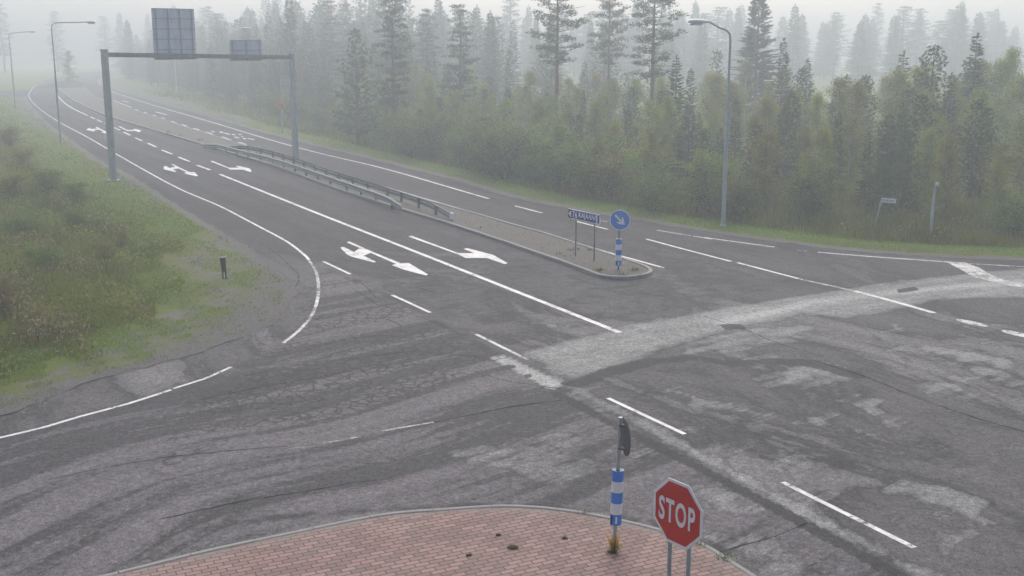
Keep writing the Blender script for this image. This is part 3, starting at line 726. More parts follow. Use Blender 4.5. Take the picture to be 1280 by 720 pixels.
def on_beam(u):            # parameter along the beam where column u is seen
    best = min(range(0, 1001), key=lambda k: abs(640 + FPX*(p0.lerp(p1, k/1000).x)/(p0.lerp(p1, k/1000).y*math.cos(PITCH) + (CAMH - p0.z)*math.sin(PITCH)) - u)); return p0.lerp(p1, best/1000)
def panel(u0, u1, v0, v1, nv, nh, skew):
    a, c = on_beam(u0), on_beam(u1); mid = (a+c)/2; wd = (c-a).length
    zt, zb = Z_at(v0, mid.y), Z_at(v1, mid.y); ctr = Vector((mid.x, mid.y, (zt+zb)/2)) + nrm*0.22
    b = MB(); b.box(rel(ctr, gan), (wd, 0.012, zt-zb), rotb)
    s = b.build('sign_panel', M['sign_back'], gan)
    r = MB()
    for k in range(nv):
        f = (0.08 + 0.84*k/(nv-1)) - 0.5
        r.box(rel(ctr, gan) + rotb @ Vector((f*wd, -0.045, 0)), (0.06, 0.06, zt-zb-0.04), rotb)
    for k in range(nh):
        f = (k+1)/(nh+1) - 0.5
        r.box(rel(ctr, gan) + rotb @ Vector((0, -0.03, f*(zt-zb))), (wd - 0.02, 0.03, 0.035), rotb)
    r.box(rel(ctr, gan) + rotb @ Vector((0, -0.012, (zt-zb)/2-0.02)), (wd, 0.03, 0.03), rotb); r.box(rel(ctr, gan) + rotb @ Vector((0, -0.012, -(zt-zb)/2+0.02)), (wd, 0.03, 0.03), rotb)
    q = r.build('rib', M['rib'], s)
panel(195, 248, 10.5, 74.5, 4, 4, 0); panel(290, 330, 50, 76, 3, 1, 0)

# ------------------------------------------------------------------ street lamps
def lamp(label, base, vtop, arm_to, side='R', head=1.0, z0=None, group='street lamps along the road'):
    B = G(*base); z = ground_z(B.x, B.y, side) if z0 is None else z0; B = G(base[0], base[1], z)
    t = empty('street_lamp', (B.x, B.y, z-0.02)); tag(t, label, 'street lamp', group)
    ht = Z_at(vtop, B.y) - z
    ex = X_at(arm_to[0], arm_to[1], B.y) - B.x; ez = Z_at(arm_to[1], B.y) - z
    sg = 1 if ex > 0 else -1; rb_ = 0.45
    b = MB(); b.tube([(0,0,-.3),(0,0,ht*0.55),(0,0,ht*0.56),(0,0,ht-rb_)], [0.10, 0.085, 0.065, 0.05], 12)
    b.tube([(0,0,0.02),(0,0,0.10)], [0.16,0.13], 12)
    b.box((0, -0.105, 0.9), (0.10, 0.02, 0.34))
    b.build('pole', M['galv'], t, shade=True)
    a = MB(); pts = []
    sl = (ez - ht)/max(0.1, abs(ex) - rb_)
    for k in range(7):
        an = k/6*math.pi/2; pts.append((sg*rb_*(1-math.cos(an)), 0, ht - rb_ + rb_*math.sin(an)))
    hx = ex - sg*0.75*head
    pts.append((hx, 0, ez + 0.0))
    a.tube(pts, 0.045, 10); a.build('arm', M['galv'], t, shade=True)
    h = MB()   # lamp head: shallow shell, wider towards its end
    secs = [(0.0, .05, .05), (0.12, .09, .07), (0.3, .15, .10), (0.55, .17, .11), (0.72, .13, .08), (0.78, .04, .03)]
    vs = []; n = 12
    for (dx, ry, rz_) in secs:
        for k in range(n):
            an = 2*math.pi*k/n; zz = math.sin(an)*rz_; zz = zz if zz > 0 else zz*0.55
            vs.append((hx + sg*dx*head, math.cos(an)*ry*head, ez + zz*head + 0.01))
    fs = [(i*n+k, i*n+(k+1) % n, (i+1)*n+(k+1) % n, (i+1)*n+k) for i in range(len(secs)-1) for k in range(n)] + [tuple(range(n)), tuple(range((len(secs)-1)*n, len(secs)*n))]
    h.add(vs, fs); hd = h.build('lamp_head', M['lamp_shell'], t, shade=True)
    g = MB(); g.box((hx + sg*0.48*head, 0, ez - 0.075*head), (0.42*head, 0.24*head, 0.08*head)); g.build('lamp_cover', M['lamp_glass'], hd, bevel=0.03*head)
    return t
lamp('nearest tall grey street lamp, right of the round blue sign', (904,282), 35, (861,27), 'R', 1.25)
lamp('grey street lamp on left verge just behind the gantry', (76,178), 28, (119,27.5), 'L', 1.2)
lamp('faint fog-bound street lamp farthest left on the left verge', (19,134), 41, (44,39.5), 'L', 1.2)
ylamp = lamp('hazy street lamp with round yellow sign on its pole, behind the gantry', (353,167), 38, (302,35.5), 'R', 1.2)
lamp('barely visible street lamp seen through the gantry opening', (221,119), 44, (190,41), 'R', 1.1)
# round yellow sign strapped to the hazy lamp pole
yb = ylamp.location; zy = Z_at(132, yb.y)
ys = MB(); ys.tube([(0, -0.13, 0), (0, -0.15, 0)], 0.40, 24); ys.tube([(0, -0.151, 0), (0, -0.158, 0)], 0.42, 24, 1); ys.tube([(0, -0.1585, 0), (0, -0.166, 0)], 0.30, 24, 2)
ys.tube([(0, -0.1665, 0), (0, -0.172, 0)], 0.18, 24, 3)
yo = ys.build('round_sign', [M['sign_back'], plain('orange_ring', (0.80, 0.30, 0.02)), M['yellow'], M['galv_dark']], ylamp); yo.location = (0, 0, zy - yb.z)

# slim mast with a small white box at its top
B = G(1163, 301); z = ground_z(B.x, B.y, 'R'); B = G(1163, 301, z); t = empty('slim_mast', (B.x, B.y, z)); tag(t, 'slim grey mast with a tiny white box on top, in the weeds at right', 'mast')
ht = Z_at(227, B.y) - z
b = MB(); b.tube([(0,0,-.2),(0,0,ht*0.62),(0,0,ht*0.63),(0.03,0,ht)], [0.065,0.065,0.045,0.04], 10); b.tube([(0,0,ht*0.62-0.03),(0,0,ht*0.62+0.03)], 0.075, 10); b.build('pole', M['galv'], t, shade=True)
b = MB(); b.box((0.09, -0.02, ht-0.10), (0.14, 0.12, 0.13)); b.build('sensor_box', M['white'], t, bevel=0.01)
b = MB(); b.tube([(0.04,0,ht),(0.05,0,ht+0.14)], 0.012, 6); b.build('antenna', M['galv_dark'], t)

# ------------------------------------------------------------------ signs
def text_mesh(s, size, sx=1.0, ext=0.003, bold=0.0, sp=1.0):
    c = bpy.data.curves.new('txt', 'FONT'); c.body = s; c.size = size; c.extrude = ext; c.align_x = 'CENTER'; c.align_y = 'CENTER'; c.offset = bold; c.space_character = sp
    o = bpy.data.objects.new('txt', c); COL.objects.link(o)
    dg = bpy.context.evaluated_depsgraph_get(); me = bpy.data.meshes.new_from_object(o.evaluated_get(dg)); bpy.data.objects.remove(o)
    me.transform(Matrix.Diagonal((sx, 1, 1, 1)))
    xs = [v.co.x for v in me.vertices]; ys = [v.co.y for v in me.vertices]
    me.transform(Matrix.Translation((-(min(xs)+max(xs))/2, -(min(ys)+max(ys))/2, 0)))
    return me
def frame4(right, up):      # local x=right, y=up, z=normal
    r = Vector(right).normalized(); u = Vector(up).normalized(); n = r.cross(u).normalized(); u = n.cross(r)
    return Matrix(((r.x,u.x,n.x,0),(r.y,u.y,n.y,0),(r.z,u.z,n.z,0),(0,0,0,1)))

# STOP sign
th = R(53); rt = Vector((math.cos(th), -math.sin(th), 0)); dS = 14.25
cS = Vector((X_at(847.5, 642, dS), dS, Z_at(642, dS)))
stop = empty('stop_sign', (cS.x, cS.y, 0.09)); tag(stop, 'red octagonal STOP sign with white border on two steel posts in the brick paving', 'stop sign')
F4 = Matrix.Translation(cS - Vector(stop.location)) @ frame4(rt, (0.0, 0.0, 1))
def octa(r): return [(r/math.cos(math.pi/8)*math.cos(math.pi/8 + k*math.pi/4), r/math.cos(math.pi/8)*math.sin(math.pi/8 + k*math.pi/4)) for k in range(8)]
b = MB(); b.prism(octa(0.447), 0.012, F4, 0, 0); b.build('sign_plate', M['white'], stop, bevel=0.004)
b = MB(); b.prism(octa(0.405), 0.003, F4, 0, 0.0125); b.build('red_face', M['red'], stop)
me = text_mesh('STOP', 0.47, 0.60, 0.0015, 0.012, 1.18); me.materials.append(M['white'])
hh = max(v.co.y for v in me.vertices)*2; ww = max(v.co.x for v in me.vertices)*2
me.transform(Matrix.Diagonal((0.66/ww, 0.335/hh, 1, 1))); me.transform(F4 @ Matrix.Translation((-0.008, 0, 0.0175)))
link('lettering', me, stop)
for s in (-0.175, 0.175):
    p = F4 @ Vector((s, 0, -0.045)); b = MB(); b.tube([(p.x, p.y, -0.1), (p.x, p.y, p.z + 0.32)], 0.030, 14); b.tube([(p.x, p.y, 0.0), (p.x, p.y, 0.05)], 0.045, 14)
    b.build('post', M['galv'], stop, shade=True)
for zz in (-0.25, 0.22):
    b = MB(); b.box(F4 @ Vector((0, zz, -0.012)), (0.56, 0.03, 0.02), F4.to_3x3()); b.build('bracket', M['galv_dark'], stop)

def sleeve(parent, zc, hgt, rad, flat=False):
    """marker sleeve with alternating blue and white bands, slightly oval with a front lip"""
    b = MB(); n = 20; nb = 5; vs = []; fs = []; mi = []
    rows = []
    for k in range(nb):
        rows += [k/nb, (k+1)/nb - 0.0005]
    rows = [0.0] + [x for x in rows] + [1.0]
    rr = []
    for i, r_ in enumerate(rows):
        q = rad*(0.90 if i in (0, len(rows)-1) else 1.0); rr.append(q)
        for k in range(n):
            a = 2*math.pi*k/n; vs.append((q*math.cos(a), q*0.85*math.sin(a), zc - hgt/2 + hgt*r_))
    for i in range(len(rows)-1):
        band = min(nb-1, int(((rows[i]+rows[i+1])/2)*nb)); m = 0 if band % 2 == 0 else 1
        for k in range(n): fs.append((i*n+k, i*n+(k+1) % n, (i+1)*n+(k+1) % n, (i+1)*n+k)); mi.append(m)
    b.add(vs, fs); b.m = mi
    b.add([vs[k] for k in range(n)], [tuple(reversed(range(n)))], 2); b.add([vs[(len(rows)-1)*n+k] for k in range(n)], [tuple(range(n))], 2)
    b.box((0, -rad*0.80, zc - hgt/2 + 0.1), (0.03, 0.02, 0.12), None, 1)
    b.box((-rad*0.75, -rad*0.4, zc - hgt/2 + 0.09), (0.03, 0.05, 0.16), None, 2)
    return b.build('marker_sleeve', [M['blue'], M['white'], M['black']], parent, shade=True)

# near island marker, its round sign edge-on and seen from behind
B = G(767.5, 687, 0.1); D = B.y
nm = empty('island_marker', (B.x, B.y, 0.09)); tag(nm, 'marker post with blue and white banded sleeve on the brick paving, round sign turned away', 'traffic sign')
topz = Z_at(523, D) - 0.09; lean = X_at(775, 545, D) - B.x
lx = lambda z_: lean*z_/(topz*0.95)
b = MB(); b.tube([(0,0,-.05),(lx(topz),0,topz)], 0.032, 12); b.tube([(lx(topz),0,topz),(lx(topz),0,topz+.02)], 0.038, 12, 0)
b.build('pole', M['galv'], nm, shade=True)
zs0, zs1 = Z_at(655, D)-.09, Z_at(587, D)-.09
s = sleeve(nm, 0, zs1-zs0, 0.098); s.location = (lx((zs0+zs1)/2) + 0.004, 0, (zs0+zs1)/2); s.rotation_euler = (0, math.atan2(lean, topz), 0)
zd = Z_at(546, D)-.09; dn = Vector((0.985, 0.16, 0.02)).normalized()
b = MB(); c0 = Vector((lx(zd)+0.085, 0.0, zd)); b.tube([c0, c0 + dn*0.012], 0.32, 36); b.tube([c0 - dn*0.01, c0], 0.29, 36, 0); b.build('sign_disc', plain('disc_back_grey', (0.085, 0.10, 0.11), 0.6), nm, shade=True)
for dz in (-0.2, 0.2):
    b = MB(); b.box((lx(zd+dz)+0.03, 0, zd+dz), (0.12, 0.09, 0.03)); b.build('bracket', M['galv_dark'], nm, bevel=0.004)

# far island marker with its arrow sign facing us
B = G(772.5, 337, 0.1); D = B.y
fm = empty('island_marker', (B.x, B.y, 0.09)); tag(fm, 'round blue keep-right sign with white arrow above banded sleeve, on tip of dirt median', 'traffic sign')
topz = Z_at(268, D)-.09
b = MB(); b.tube([(0,0,-.05),(0.03,0,topz)], 0.032, 12); b.build('pole', M['galv_dark'], fm, shade=True)
zs0, zs1 = Z_at(332, D)-.09, Z_at(298.5, D)-.09
s = sleeve(fm, 0, zs1-zs0, 0.115); s.location = (0.012, 0, (zs0+zs1)/2)
zc = Z_at(274.8, D)-.09
nr = R(-14); F5 = Matrix.Translation((0.035, -0.045, zc)) @ frame4((math.cos(nr), math.sin(nr), 0), (0, 0, 1))
def disc(r, n=40): return [(r*math.cos(2*math.pi*k/n), r*math.sin(2*math.pi*k/n)) for k in range(n)]
rD = 0.385
b = MB(); b.prism(disc(rD), 0.012, F5); b.build('sign_plate', M['white'], fm)
b = MB(); b.prism(disc(rD-0.03), 0.003, F5, 0, 0.0125); b.build('blue_face', M['blue'], fm)
arw = [(-0.04,0.26),(0.04,0.26),(0.04,-0.06),(0.14,0.04),(0.14,-0.06),(0.0,-0.25),(-0.14,-0.06),(-0.14,0.04),(-0.04,-0.06)]
ra = Matrix.Rotation(R(45), 4, 'Z')
b = MB(); b.prism(arw, 0.003, F5 @ ra, 0, 0.0160); b.build('arrow', M['white'], fm)

# direction sign 76 KAJAANI on two thin posts
P1 = G(719.5, 319.5, 0.1); P2 = G(742.5, 325.5, 0.1)
ds = empty('direction_sign', (P1.x, P1.y, 0.09)); tag(ds, 'dark blue direction sign reading 76 KAJAANI with left arrow, on two posts in dirt median', 'direction sign')
dr = Vector((P2.x-P1.x, P2.y-P1.y, 0)).normalized()
ztop = Z_at(262, P1.y); zbot = Z_at(274.0, P1.y)
for P_ in (P1, P2):
    q = P_ - Vector((P1.x, P1.y, 0.1)); b = MB(); b.tube([(q.x, q.y, -.1), (q.x, q.y, ztop-0.05-.09)], 0.030, 10); b.build('post', M['galv_dark'], ds, shade=True)
# panel ends: find where the line through both posts is seen at columns 712 and 751
def along(u, zz):
    best = min([k/200 for k in range(-200, 500)], key=lambda s: abs(X_at(u, 268, (P1 + dr*s).y) - (P1 + dr*s).x)); return best
s0, s1 = along(712, 0), along(751.5, 0)
wd = s1 - s0; hg = ztop - zbot; ctr = Vector((P1.x, P1.y, 0)) + dr*((s0+s1)/2) + Vector((0, 0, (ztop+zbot)/2))
nrmS = Vector((dr.y, -dr.x, 0)); ctr = ctr + nrmS*0.045
F6 = Matrix.Translation(ctr - Vector(ds.location)) @ frame4(dr, (0, 0, 1))
def rect(a, c, x0=0, y0=0): return [(x0-a/2, y0-c/2), (x0+a/2, y0-c/2), (x0+a/2, y0+c/2), (x0-a/2, y0+c/2)]
b = MB(); b.prism(rect(wd, hg), 0.02, F6); b.prism(rect(0.02, hg-.02, wd/2-.16), 0.004, F6, 0, 0.0235); b.build('sign_plate', M['white'], ds)
b = MB(); b.prism(rect(wd-0.25, hg-0.05, -0.095), 0.003, F6, 0, 0.0205); b.prism(rect(0.13, hg-0.05, wd/2-0.085), 0.003, F6, 0, 0.0205); b.build('blue_face', M['blue_navy'], ds)
b = MB(); b.prism(rect(0.105*wd, hg-0.03, -wd/2+0.0525*wd+.01), 0.003, F6, 0, 0.0240); b.build('arrow_field', M['black'], ds)
b = MB(); b.prism([(-wd/2+0.02*wd, 0), (-wd/2+0.095*wd, -hg/2+0.05), (-wd/2+0.095*wd, hg/2-0.05)], 0.003, F6, 0, 0.0275); b.build('arrow', M['white'], ds)
for txt, xa, xb in (('76', -wd/2+0.145*wd, -wd/2+0.29*wd), ('KAJAANI', -wd/2+0.345*wd, -wd/2+0.875*wd)):
    me = text_mesh(txt, 0.4, 0.8, 0.001, 0.004, 1.15); me.materials.append(M['white'])
    ww = max(v.co.x for v in me.vertices)*2; hh = max(v.co.y for v in me.vertices)*2
    me.transform(Matrix.Diagonal(((xb-xa)/ww, (hg*0.68)/hh, 1, 1))); me.transform(F6 @ Matrix.Translation(((xa+xb)/2, 0, 0.0255))); link('lettering', me, ds)

# leaning street name sign
B = G(1090, 296); z = ground_z(B.x, B.y, 'R'); B = G(1090, 296, z); D = B.y
sn = empty('street_name_sign', (B.x, B.y, z)); tag(sn, 'small white street name sign on a leaning pole in the weeds at right', 'street sign')
tx, tz = X_at(1102, 249, D) - B.x, Z_at(248, D) - z
b = MB(); b.tube([(-0.02,0,-.2),(tx,0,tz)], 0.032, 10); b.box((tx-0.03, 0, tz-0.28), (0.09, 0.08, 0.14)); b.build('pole', M['galv'], sn, shade=True)
pw = X_at(1119, 250, D) - X_at(1101, 250, D); ph = 0.20
F7 = Matrix.Translation((tx + pw/2 - 0.02, -0.04, tz - 0.09)) @ frame4((1, -0.18, -0.07), (0.05, 0, 1))
b = MB(); b.prism(rect(pw, ph), 0.02, F7); b.build('name_plate', M['white'], sn)
b = MB(); x = -pw/2 + 0.09
while x < pw/2 - 0.1:          # a line of lettering too blurred to read
    hgt = rng.choice([0.075, 0.075, 0.075, 0.10]); b.prism(rect(0.026, hgt, x, (hgt-0.075)/2), 0.003, F7, 0, 0.0205); x += rng.choice([0.038, 0.045, 0.05])
b.build('lettering', M['name_text'], sn)

# dark edge marker post on the gravel
B = G(280.5, 348); z = ground_z(B.x, B.y, 'L'); B = G(280.5, 348, z)
ep = empty('edge_post', (B.x, B.y, z)); tag(ep, 'short dark green edge post standing in the gravelly grass by the left curve', 'marker post')
hp = Z_at(322, B.y) - z
b = MB(); b.tube([(0.0,0,hp*0.32),(-0.02,0,hp*0.85),(-0.025,0,hp)], [0.085,0.10,0.115], 10); b.build('body', M['greypost'], ep, shade=True)
b = MB()
for s in (-0.05, 0.055): b.box((s, 0, hp*0.17), (0.045, 0.05, hp*0.5))
b.build('leg', M['greypost'], ep)
b = MB(); b.box((0.01, -0.0, hp*0.13), (0.03, 0.03, hp*0.36)); b.build('stake', M['white'], ep)
b = MB(); b.tube([(-0.025,0,hp),(-0.025,0,hp+0.02)], 0.125, 10); b.build('cap', plain('cap_grey', (0.10, 0.12, 0.11)), ep)

# ------------------------------------------------------------------ guardrails on the median
def guardrail(label, top_px, ends, zt=0.66, face=1, dr0=0.35, dr1=0.15):
    P = smooth([G(a, c, zt) for a, c in top_px], 0.5)
    S = [0]
    for i in range(1, len(P)): S.append(S[-1] + (P[i]-P[i-1]).length)
    Lr = S[-1]; t = empty('guardrail', (P[-1].x, P[-1].y, 0.09)); tag(t, label, 'guardrail', 'guardrails on the median')
    path = []
    for p, s in zip(P, S):
        z_ = zt - 0.09
        if s < ends[0]: z_ -= dr0*(1 - s/ends[0])**1.3
        if Lr - s < ends[1]: z_ -= dr1*(1 - (Lr-s)/ends[1])**1.3
        path.append(Vector((p.x - t.location.x, p.y - t.location.y, z_)))
    prof = [(0.0, 0.0), (0.05*face, -0.02), (0.085*face, -0.07), (0.05*face, -0.12), (0.0, -0.155), (0.05*face, -0.19), (0.085*face, -0.24), (0.05*face, -0.29), (0.0, -0.31),
            (-0.006*face, -0.31), (0.042*face, -0.285), (0.077*face, -0.24), (0.042*face, -0.195), (-0.010*face, -0.155), (0.042*face, -0.115), (0.077*face, -0.07), (0.042*face, -0.025), (-0.006*face, 0.0)]
    b = MB(); b.sweep(path, prof); b.build('rail', M['rail'], t)
    s = 1.2
    while s < Lr - 0.5:
        i = min(range(len(S)), key=lambda k: abs(S[k]-s)); q = path[i]
        d = path[min(i+1, len(path)-1)] - path[max(i-1, 0)]; a = math.atan2(d.y, d.x); rm = Matrix.Rotation(a, 3, 'Z')
        b = MB(); h_ = max(0.12, q.z - 0.03); b.box((q.x, q.y, h_/2 - 0.05), (0.12, 0.012, h_+0.1), rm)
        b.box(Vector((q.x, q.y, h_/2 - 0.05)) + rm @ Vector((-.06, 0.0, 0)), (0.012, 0.09, h_+0.1), rm); b.box(Vector((q.x, q.y, h_/2 - 0.05)) + rm @ Vector((.06, 0.0, 0)), (0.012, 0.09, h_+0.1), rm)
        b.build('post', M['galv_dark'], t)
        s += 2.6
    return t, path
guardrail('near guardrail of the pair on the dirt median, running under the gantry right post', [(252,174.6),(290,184.5),(346,198.5),(426,225),(470,240),(502,252.5)], (5, 2.2), 0.56, 1)
gr2, pth = guardrail('rear guardrail of the pair on the dirt median, ending nearer the camera', [(280,178),(300,180.5),(346,190.5),(423,215.8),(484,234.4),(519,246),(563,262.5)], (4, 3.0), 0.60, -1)
q = pth[-1]; b = MB(); b.box((q.x+0.08, q.y-0.1, q.z-0.12), (0.22, 0.12, 0.30), Matrix.Rotation(R(-55), 3, 'Z')); b.build('end_reflector', M['white'], gr2, bevel=0.02)

# ------------------------------------------------------------------ vegetation kit
def leaves(C, Dv, Ls, Ws, T):
    """diamond leaves: base C, direction Dv (unit), lengths, widths, tints"""
    C = np.asarray(C, float); n = len(C); Dv = np.asarray(Dv, float); Dv /= (np.linalg.norm(Dv, axis=1, keepdims=True)+1e-9)
    rnd = rng.normal(size=(n, 3)); S = np.cross(Dv, rnd); S /= (np.linalg.norm(S, axis=1, keepdims=True)+1e-9)
    Ls = np.asarray(Ls).reshape(-1, 1)*np.ones((n, 1)); Ws = np.asarray(Ws).reshape(-1, 1)*np.ones((n, 1))
    V = np.empty((n, 4, 3)); V[:, 0] = C; V[:, 1] = C + Dv*Ls*0.45 + S*Ws/2; V[:, 2] = C + Dv*Ls; V[:, 3] = C + Dv*Ls*0.45 - S*Ws/2
    F = np.arange(n*4).reshape(n, 4); return V.reshape(-1, 3), F, np.repeat(np.asarray(T, float)*np.ones(n), 4)
def trunk_mesh(name, pts_list, m):
    b = MB()
    for pts, rad in pts_list: b.tube(pts, rad, 7)
    me = bpy.data.meshes.new(name); me.from_pydata([tuple(p) for p in b.v], [], b.f); me.materials.append(m); me.polygons.foreach_set('use_smooth', [True]*len(me.polygons)); me.update(); return me
PROTO = {}
def proto(kind, V, F, T, lm, tr): PROTO.setdefault(kind, []).append((np_mesh(kind+'_crown', V, F, lm, T), tr))

def make_spruce(h, Rr, dens=1.0, lm='spruce', kind='young_spruce', stp=0.024, big=1.0):
    C = []; Dd = []; Ls = []; Ts = []; z = 0.06*h; br = []
    while z < h*0.985:
        f = z/h; nb = int(rng.integers(5, 8)); reach = Rr*((1-f)**0.85)*min(1, 0.75+f*1.2)
        for k in range(nb):
            a = rng.uniform(0, 6.28); Lb = reach*rng.uniform(0.65, 1.12) + 0.05; drop = rng.uniform(0.05, 0.35)*(1.3-f)
            asc = 0.10 + 0.55*f
            ca, sa = math.cos(a), math.sin(a); ns = max(2, int(Lb/0.11*dens)); tn = rng.uniform(-0.15, 0.15)
            if k < 3: br.append(([(0,0,z), (ca*Lb*.8, sa*Lb*.8, z + (asc-drop)*Lb*.6)], [0.02, 0.006]))
            for j in range(ns):
                t = 0.12 + 0.88*(j+rng.random())/ns
                px, py, pz = ca*Lb*t, sa*Lb*t, z + asc*Lb*t - drop*Lb*t*t
                for sd in (-1, 0, 1):
                    ang = a + sd*rng.uniform(0.5, 1.0); C.append((px, py, pz)); Dd.append((math.cos(ang), math.sin(ang), rng.uniform(-0.35, 0.25)))
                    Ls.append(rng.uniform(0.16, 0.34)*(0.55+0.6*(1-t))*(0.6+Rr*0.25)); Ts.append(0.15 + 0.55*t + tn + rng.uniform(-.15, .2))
        z += h*stp*rng.uniform(0.8, 1.2)
    for k in range(14): C.append((0,0,h*rng.uniform(.95, 1.0))); Dd.append((rng.normal()*.3, rng.normal()*.3, 1)); Ls.append(0.25); Ts.append(0.6)
    V, F, T = leaves(C, Dd, np.array(Ls)*big, np.array(Ls)*0.38*big, Ts)
    proto(kind, V, F, T, M[lm], trunk_mesh(kind+'_trunk', [([(0,0,-.4),(0,0,h*.5),(0.02,0,h*.98)], [0.013*h, 0.008*h, 0.01])] + br[:50], M['bark']))
def make_ypine(h, Rr, kind='young_pine', base=0.08):
    C = []; Dd = []; Ls = []; Ts = []; br = []
    z = base*h; lean = rng.uniform(-.03, .03)
    while z < h*0.97:
        f = z/h; nb = int(rng.integers(4, 7)); reach = Rr*min(1, (1-f)**0.62)*rng.uniform(.85, 1.1)
        a0 = rng.uniform(0, 6.28)
        for k in range(nb):
            a = a0 + k*6.28/nb + rng.uniform(-.35, .35); Lb = reach*rng.uniform(0.7, 1.15)+0.1; up = 0.25 + 0.9*f
            ca, sa = math.cos(a), math.sin(a); tn = rng.uniform(-.15, .2)
            br.append(([(0,0,z),(ca*Lb*.5, sa*Lb*.5, z+up*Lb*.35),(ca*Lb, sa*Lb, z+up*Lb*.85)], [0.025, 0.014, 0.006]))
            nc = max(2, int(Lb/0.17))
            for j in range(nc):
                t = 0.3 + 0.7*(j+.5)/nc; ox, oy = rng.normal(0, .10*Lb, 2) if j < nc-1 else (0, 0)
                c = (ca*Lb*t+ox, sa*Lb*t+oy, z + up*Lb*(t**1.3)*.85 + rng.normal(0, .04))
                for q in range(11):
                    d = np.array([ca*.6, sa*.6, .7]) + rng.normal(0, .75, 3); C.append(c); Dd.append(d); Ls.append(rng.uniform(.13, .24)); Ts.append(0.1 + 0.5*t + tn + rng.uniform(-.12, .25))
        z += h*0.048*rng.uniform(.8, 1.2)
    for q in range(30): C.append((0,0,h*rng.uniform(.93, 1))); Dd.append(np.array([0,0,1.2]) + rng.normal(0, .5, 3)); Ls.append(.2); Ts.append(.5)
    V, F, T = leaves(C, Dd, Ls, 0.055, Ts)
    proto(kind, V, F, T, M['pine'], trunk_mesh(kind+'_trunk', [([(0,0,-.4),(lean*h*.5,0,h*.5),(0,0,h*.98)], [0.014*h, 0.009*h, 0.012])] + br[:60], M['pine_bark']))
def make_tpine(h, Rr, start, kind='tall_pine', cone=0.55, fullness=1.0):
    C = []; Dd = []; Ls = []; Ts = []; br = []; z = start*h; a = rng.uniform(0, 6.28)
    while z < h*0.97:
        f = (z/h - start)/(1-start)
        prof = (0.55 + 0.45*min(1, f*3))*(1-f**1.6)**cone
        for _ in range(3):
            a += rng.uniform(1.5, 2.9); Lb = Rr*prof*rng.uniform(.5, 1.2) + .25; up = rng.uniform(-.15, .30) + .35*f
            ca, sa = math.cos(a), math.sin(a)
            br.append(([(0,0,z),(ca*Lb*.5, sa*Lb*.5, z+up*Lb*.3),(ca*Lb*.95, sa*Lb*.95, z+up*Lb)], [0.055*(1.2-f), 0.03, 0.01]))
            if rng.random() < 0.10: continue
            for j in range(max(2, int(Lb*2.2*fullness))):
                t = rng.uniform(.30, 1.0); px = ca*Lb*t + rng.normal(0, .18); py = sa*Lb*t + rng.normal(0, .18); pz = z + up*Lb*t + rng.normal(0, .10); rp = rng.uniform(.28, .52); tn = rng.uniform(-.15, .15)
                for q in range(46):
                    o = rng.normal(0, 1, 3); o /= np.linalg.norm(o); r_ = rp*rng.random()**.4
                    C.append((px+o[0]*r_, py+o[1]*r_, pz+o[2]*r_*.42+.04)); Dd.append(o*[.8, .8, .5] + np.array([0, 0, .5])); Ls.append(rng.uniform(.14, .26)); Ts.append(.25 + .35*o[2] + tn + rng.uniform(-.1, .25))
        z += h*0.030*rng.uniform(.75, 1.3)
    V, F, T = leaves(C, Dd, Ls, 0.065, Ts)
    k = rng.uniform(-.15, .15)
    proto(kind, V, F, T, M['pine'], trunk_mesh(kind+'_trunk', [([(0,0,-.5),(k,0,h*.35),(-k*.5,k,h*.7),(0,0,h*.98)], [0.0135*h, 0.0105*h, 0.007*h, 0.015])] + br, M['pine_bark']))
def make_decid(h, Rr, lm, bark, kind, n_br=26, per=190, leaf_=0.10, base=0.15, multi=1):
    C = []; Dd = []; Ls = []; Ts = []; br = []
    stems = []
    for s in range(multi):
        a = rng.uniform(0, 6.28); sp = (0 if multi == 1 else Rr*rng.uniform(.25, .7)); tp = (math.cos(a)*sp, math.sin(a)*sp, h*rng.uniform(.75, 1.0) if multi > 1 else h*.97)
        stems.append(tp); br.append(([(math.cos(a)*.08*(multi > 1), math.sin(a)*.08*(multi > 1), -.3), (tp[0]*.5, tp[1]*.5, tp[2]*.5), tp], [0.012*h*(1 if multi == 1 else .6), 0.007*h*(1 if multi == 1 else .6), .008]))
    for k in range(n_br):
        st = stems[int(rng.integers(len(stems)))]; f = base + (1-base)*((k+rng.random())/n_br); z = st[2]*f
        w_ = Rr*(math.sin(math.pi*min(1, (f-base)/(1-base)*.80+.20))**.7)*rng.uniform(.55, 1.05)+.1; a = rng.uniform(0, 6.28)
        x0, y0 = st[0]*f, st[1]*f; x1, y1, z1 = x0 + math.cos(a)*w_, y0 + math.sin(a)*w_, z + w_*rng.uniform(.2, .9)
        z1 = min(z1, h); br.append(([(x0,y0,z),(x1,y1,z1)], [0.02, 0.006])); tn = rng.uniform(-.25, .25)
        t = rng.random(per)**.7; sg = 0.10 + 0.17*Rr*.5
        P = np.column_stack([x0+(x1-x0)*t, y0+(y1-y0)*t, z+(z1-z)*t]) + rng.normal(0, 1, (per, 3))*np.array([sg, sg, sg*.9])
        P[:, 2] = np.maximum(P[:, 2], 0.05)
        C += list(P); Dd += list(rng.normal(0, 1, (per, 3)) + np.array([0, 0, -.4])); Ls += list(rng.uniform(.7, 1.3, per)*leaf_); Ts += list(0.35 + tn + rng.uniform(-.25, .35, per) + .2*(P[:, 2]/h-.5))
    V, F, T = leaves(C, Dd, Ls, np.array(Ls)*.72, T if False else Ts)
    proto(kind, V, F, T, M[lm], trunk_mesh(kind+'_trunk', br, M[bark]))
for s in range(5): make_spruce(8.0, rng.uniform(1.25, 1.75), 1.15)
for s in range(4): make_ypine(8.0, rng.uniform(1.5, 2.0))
for s in range(3): make_tpine(16.0, rng.uniform(2.3, 2.8), rng.uniform(.42, .5))
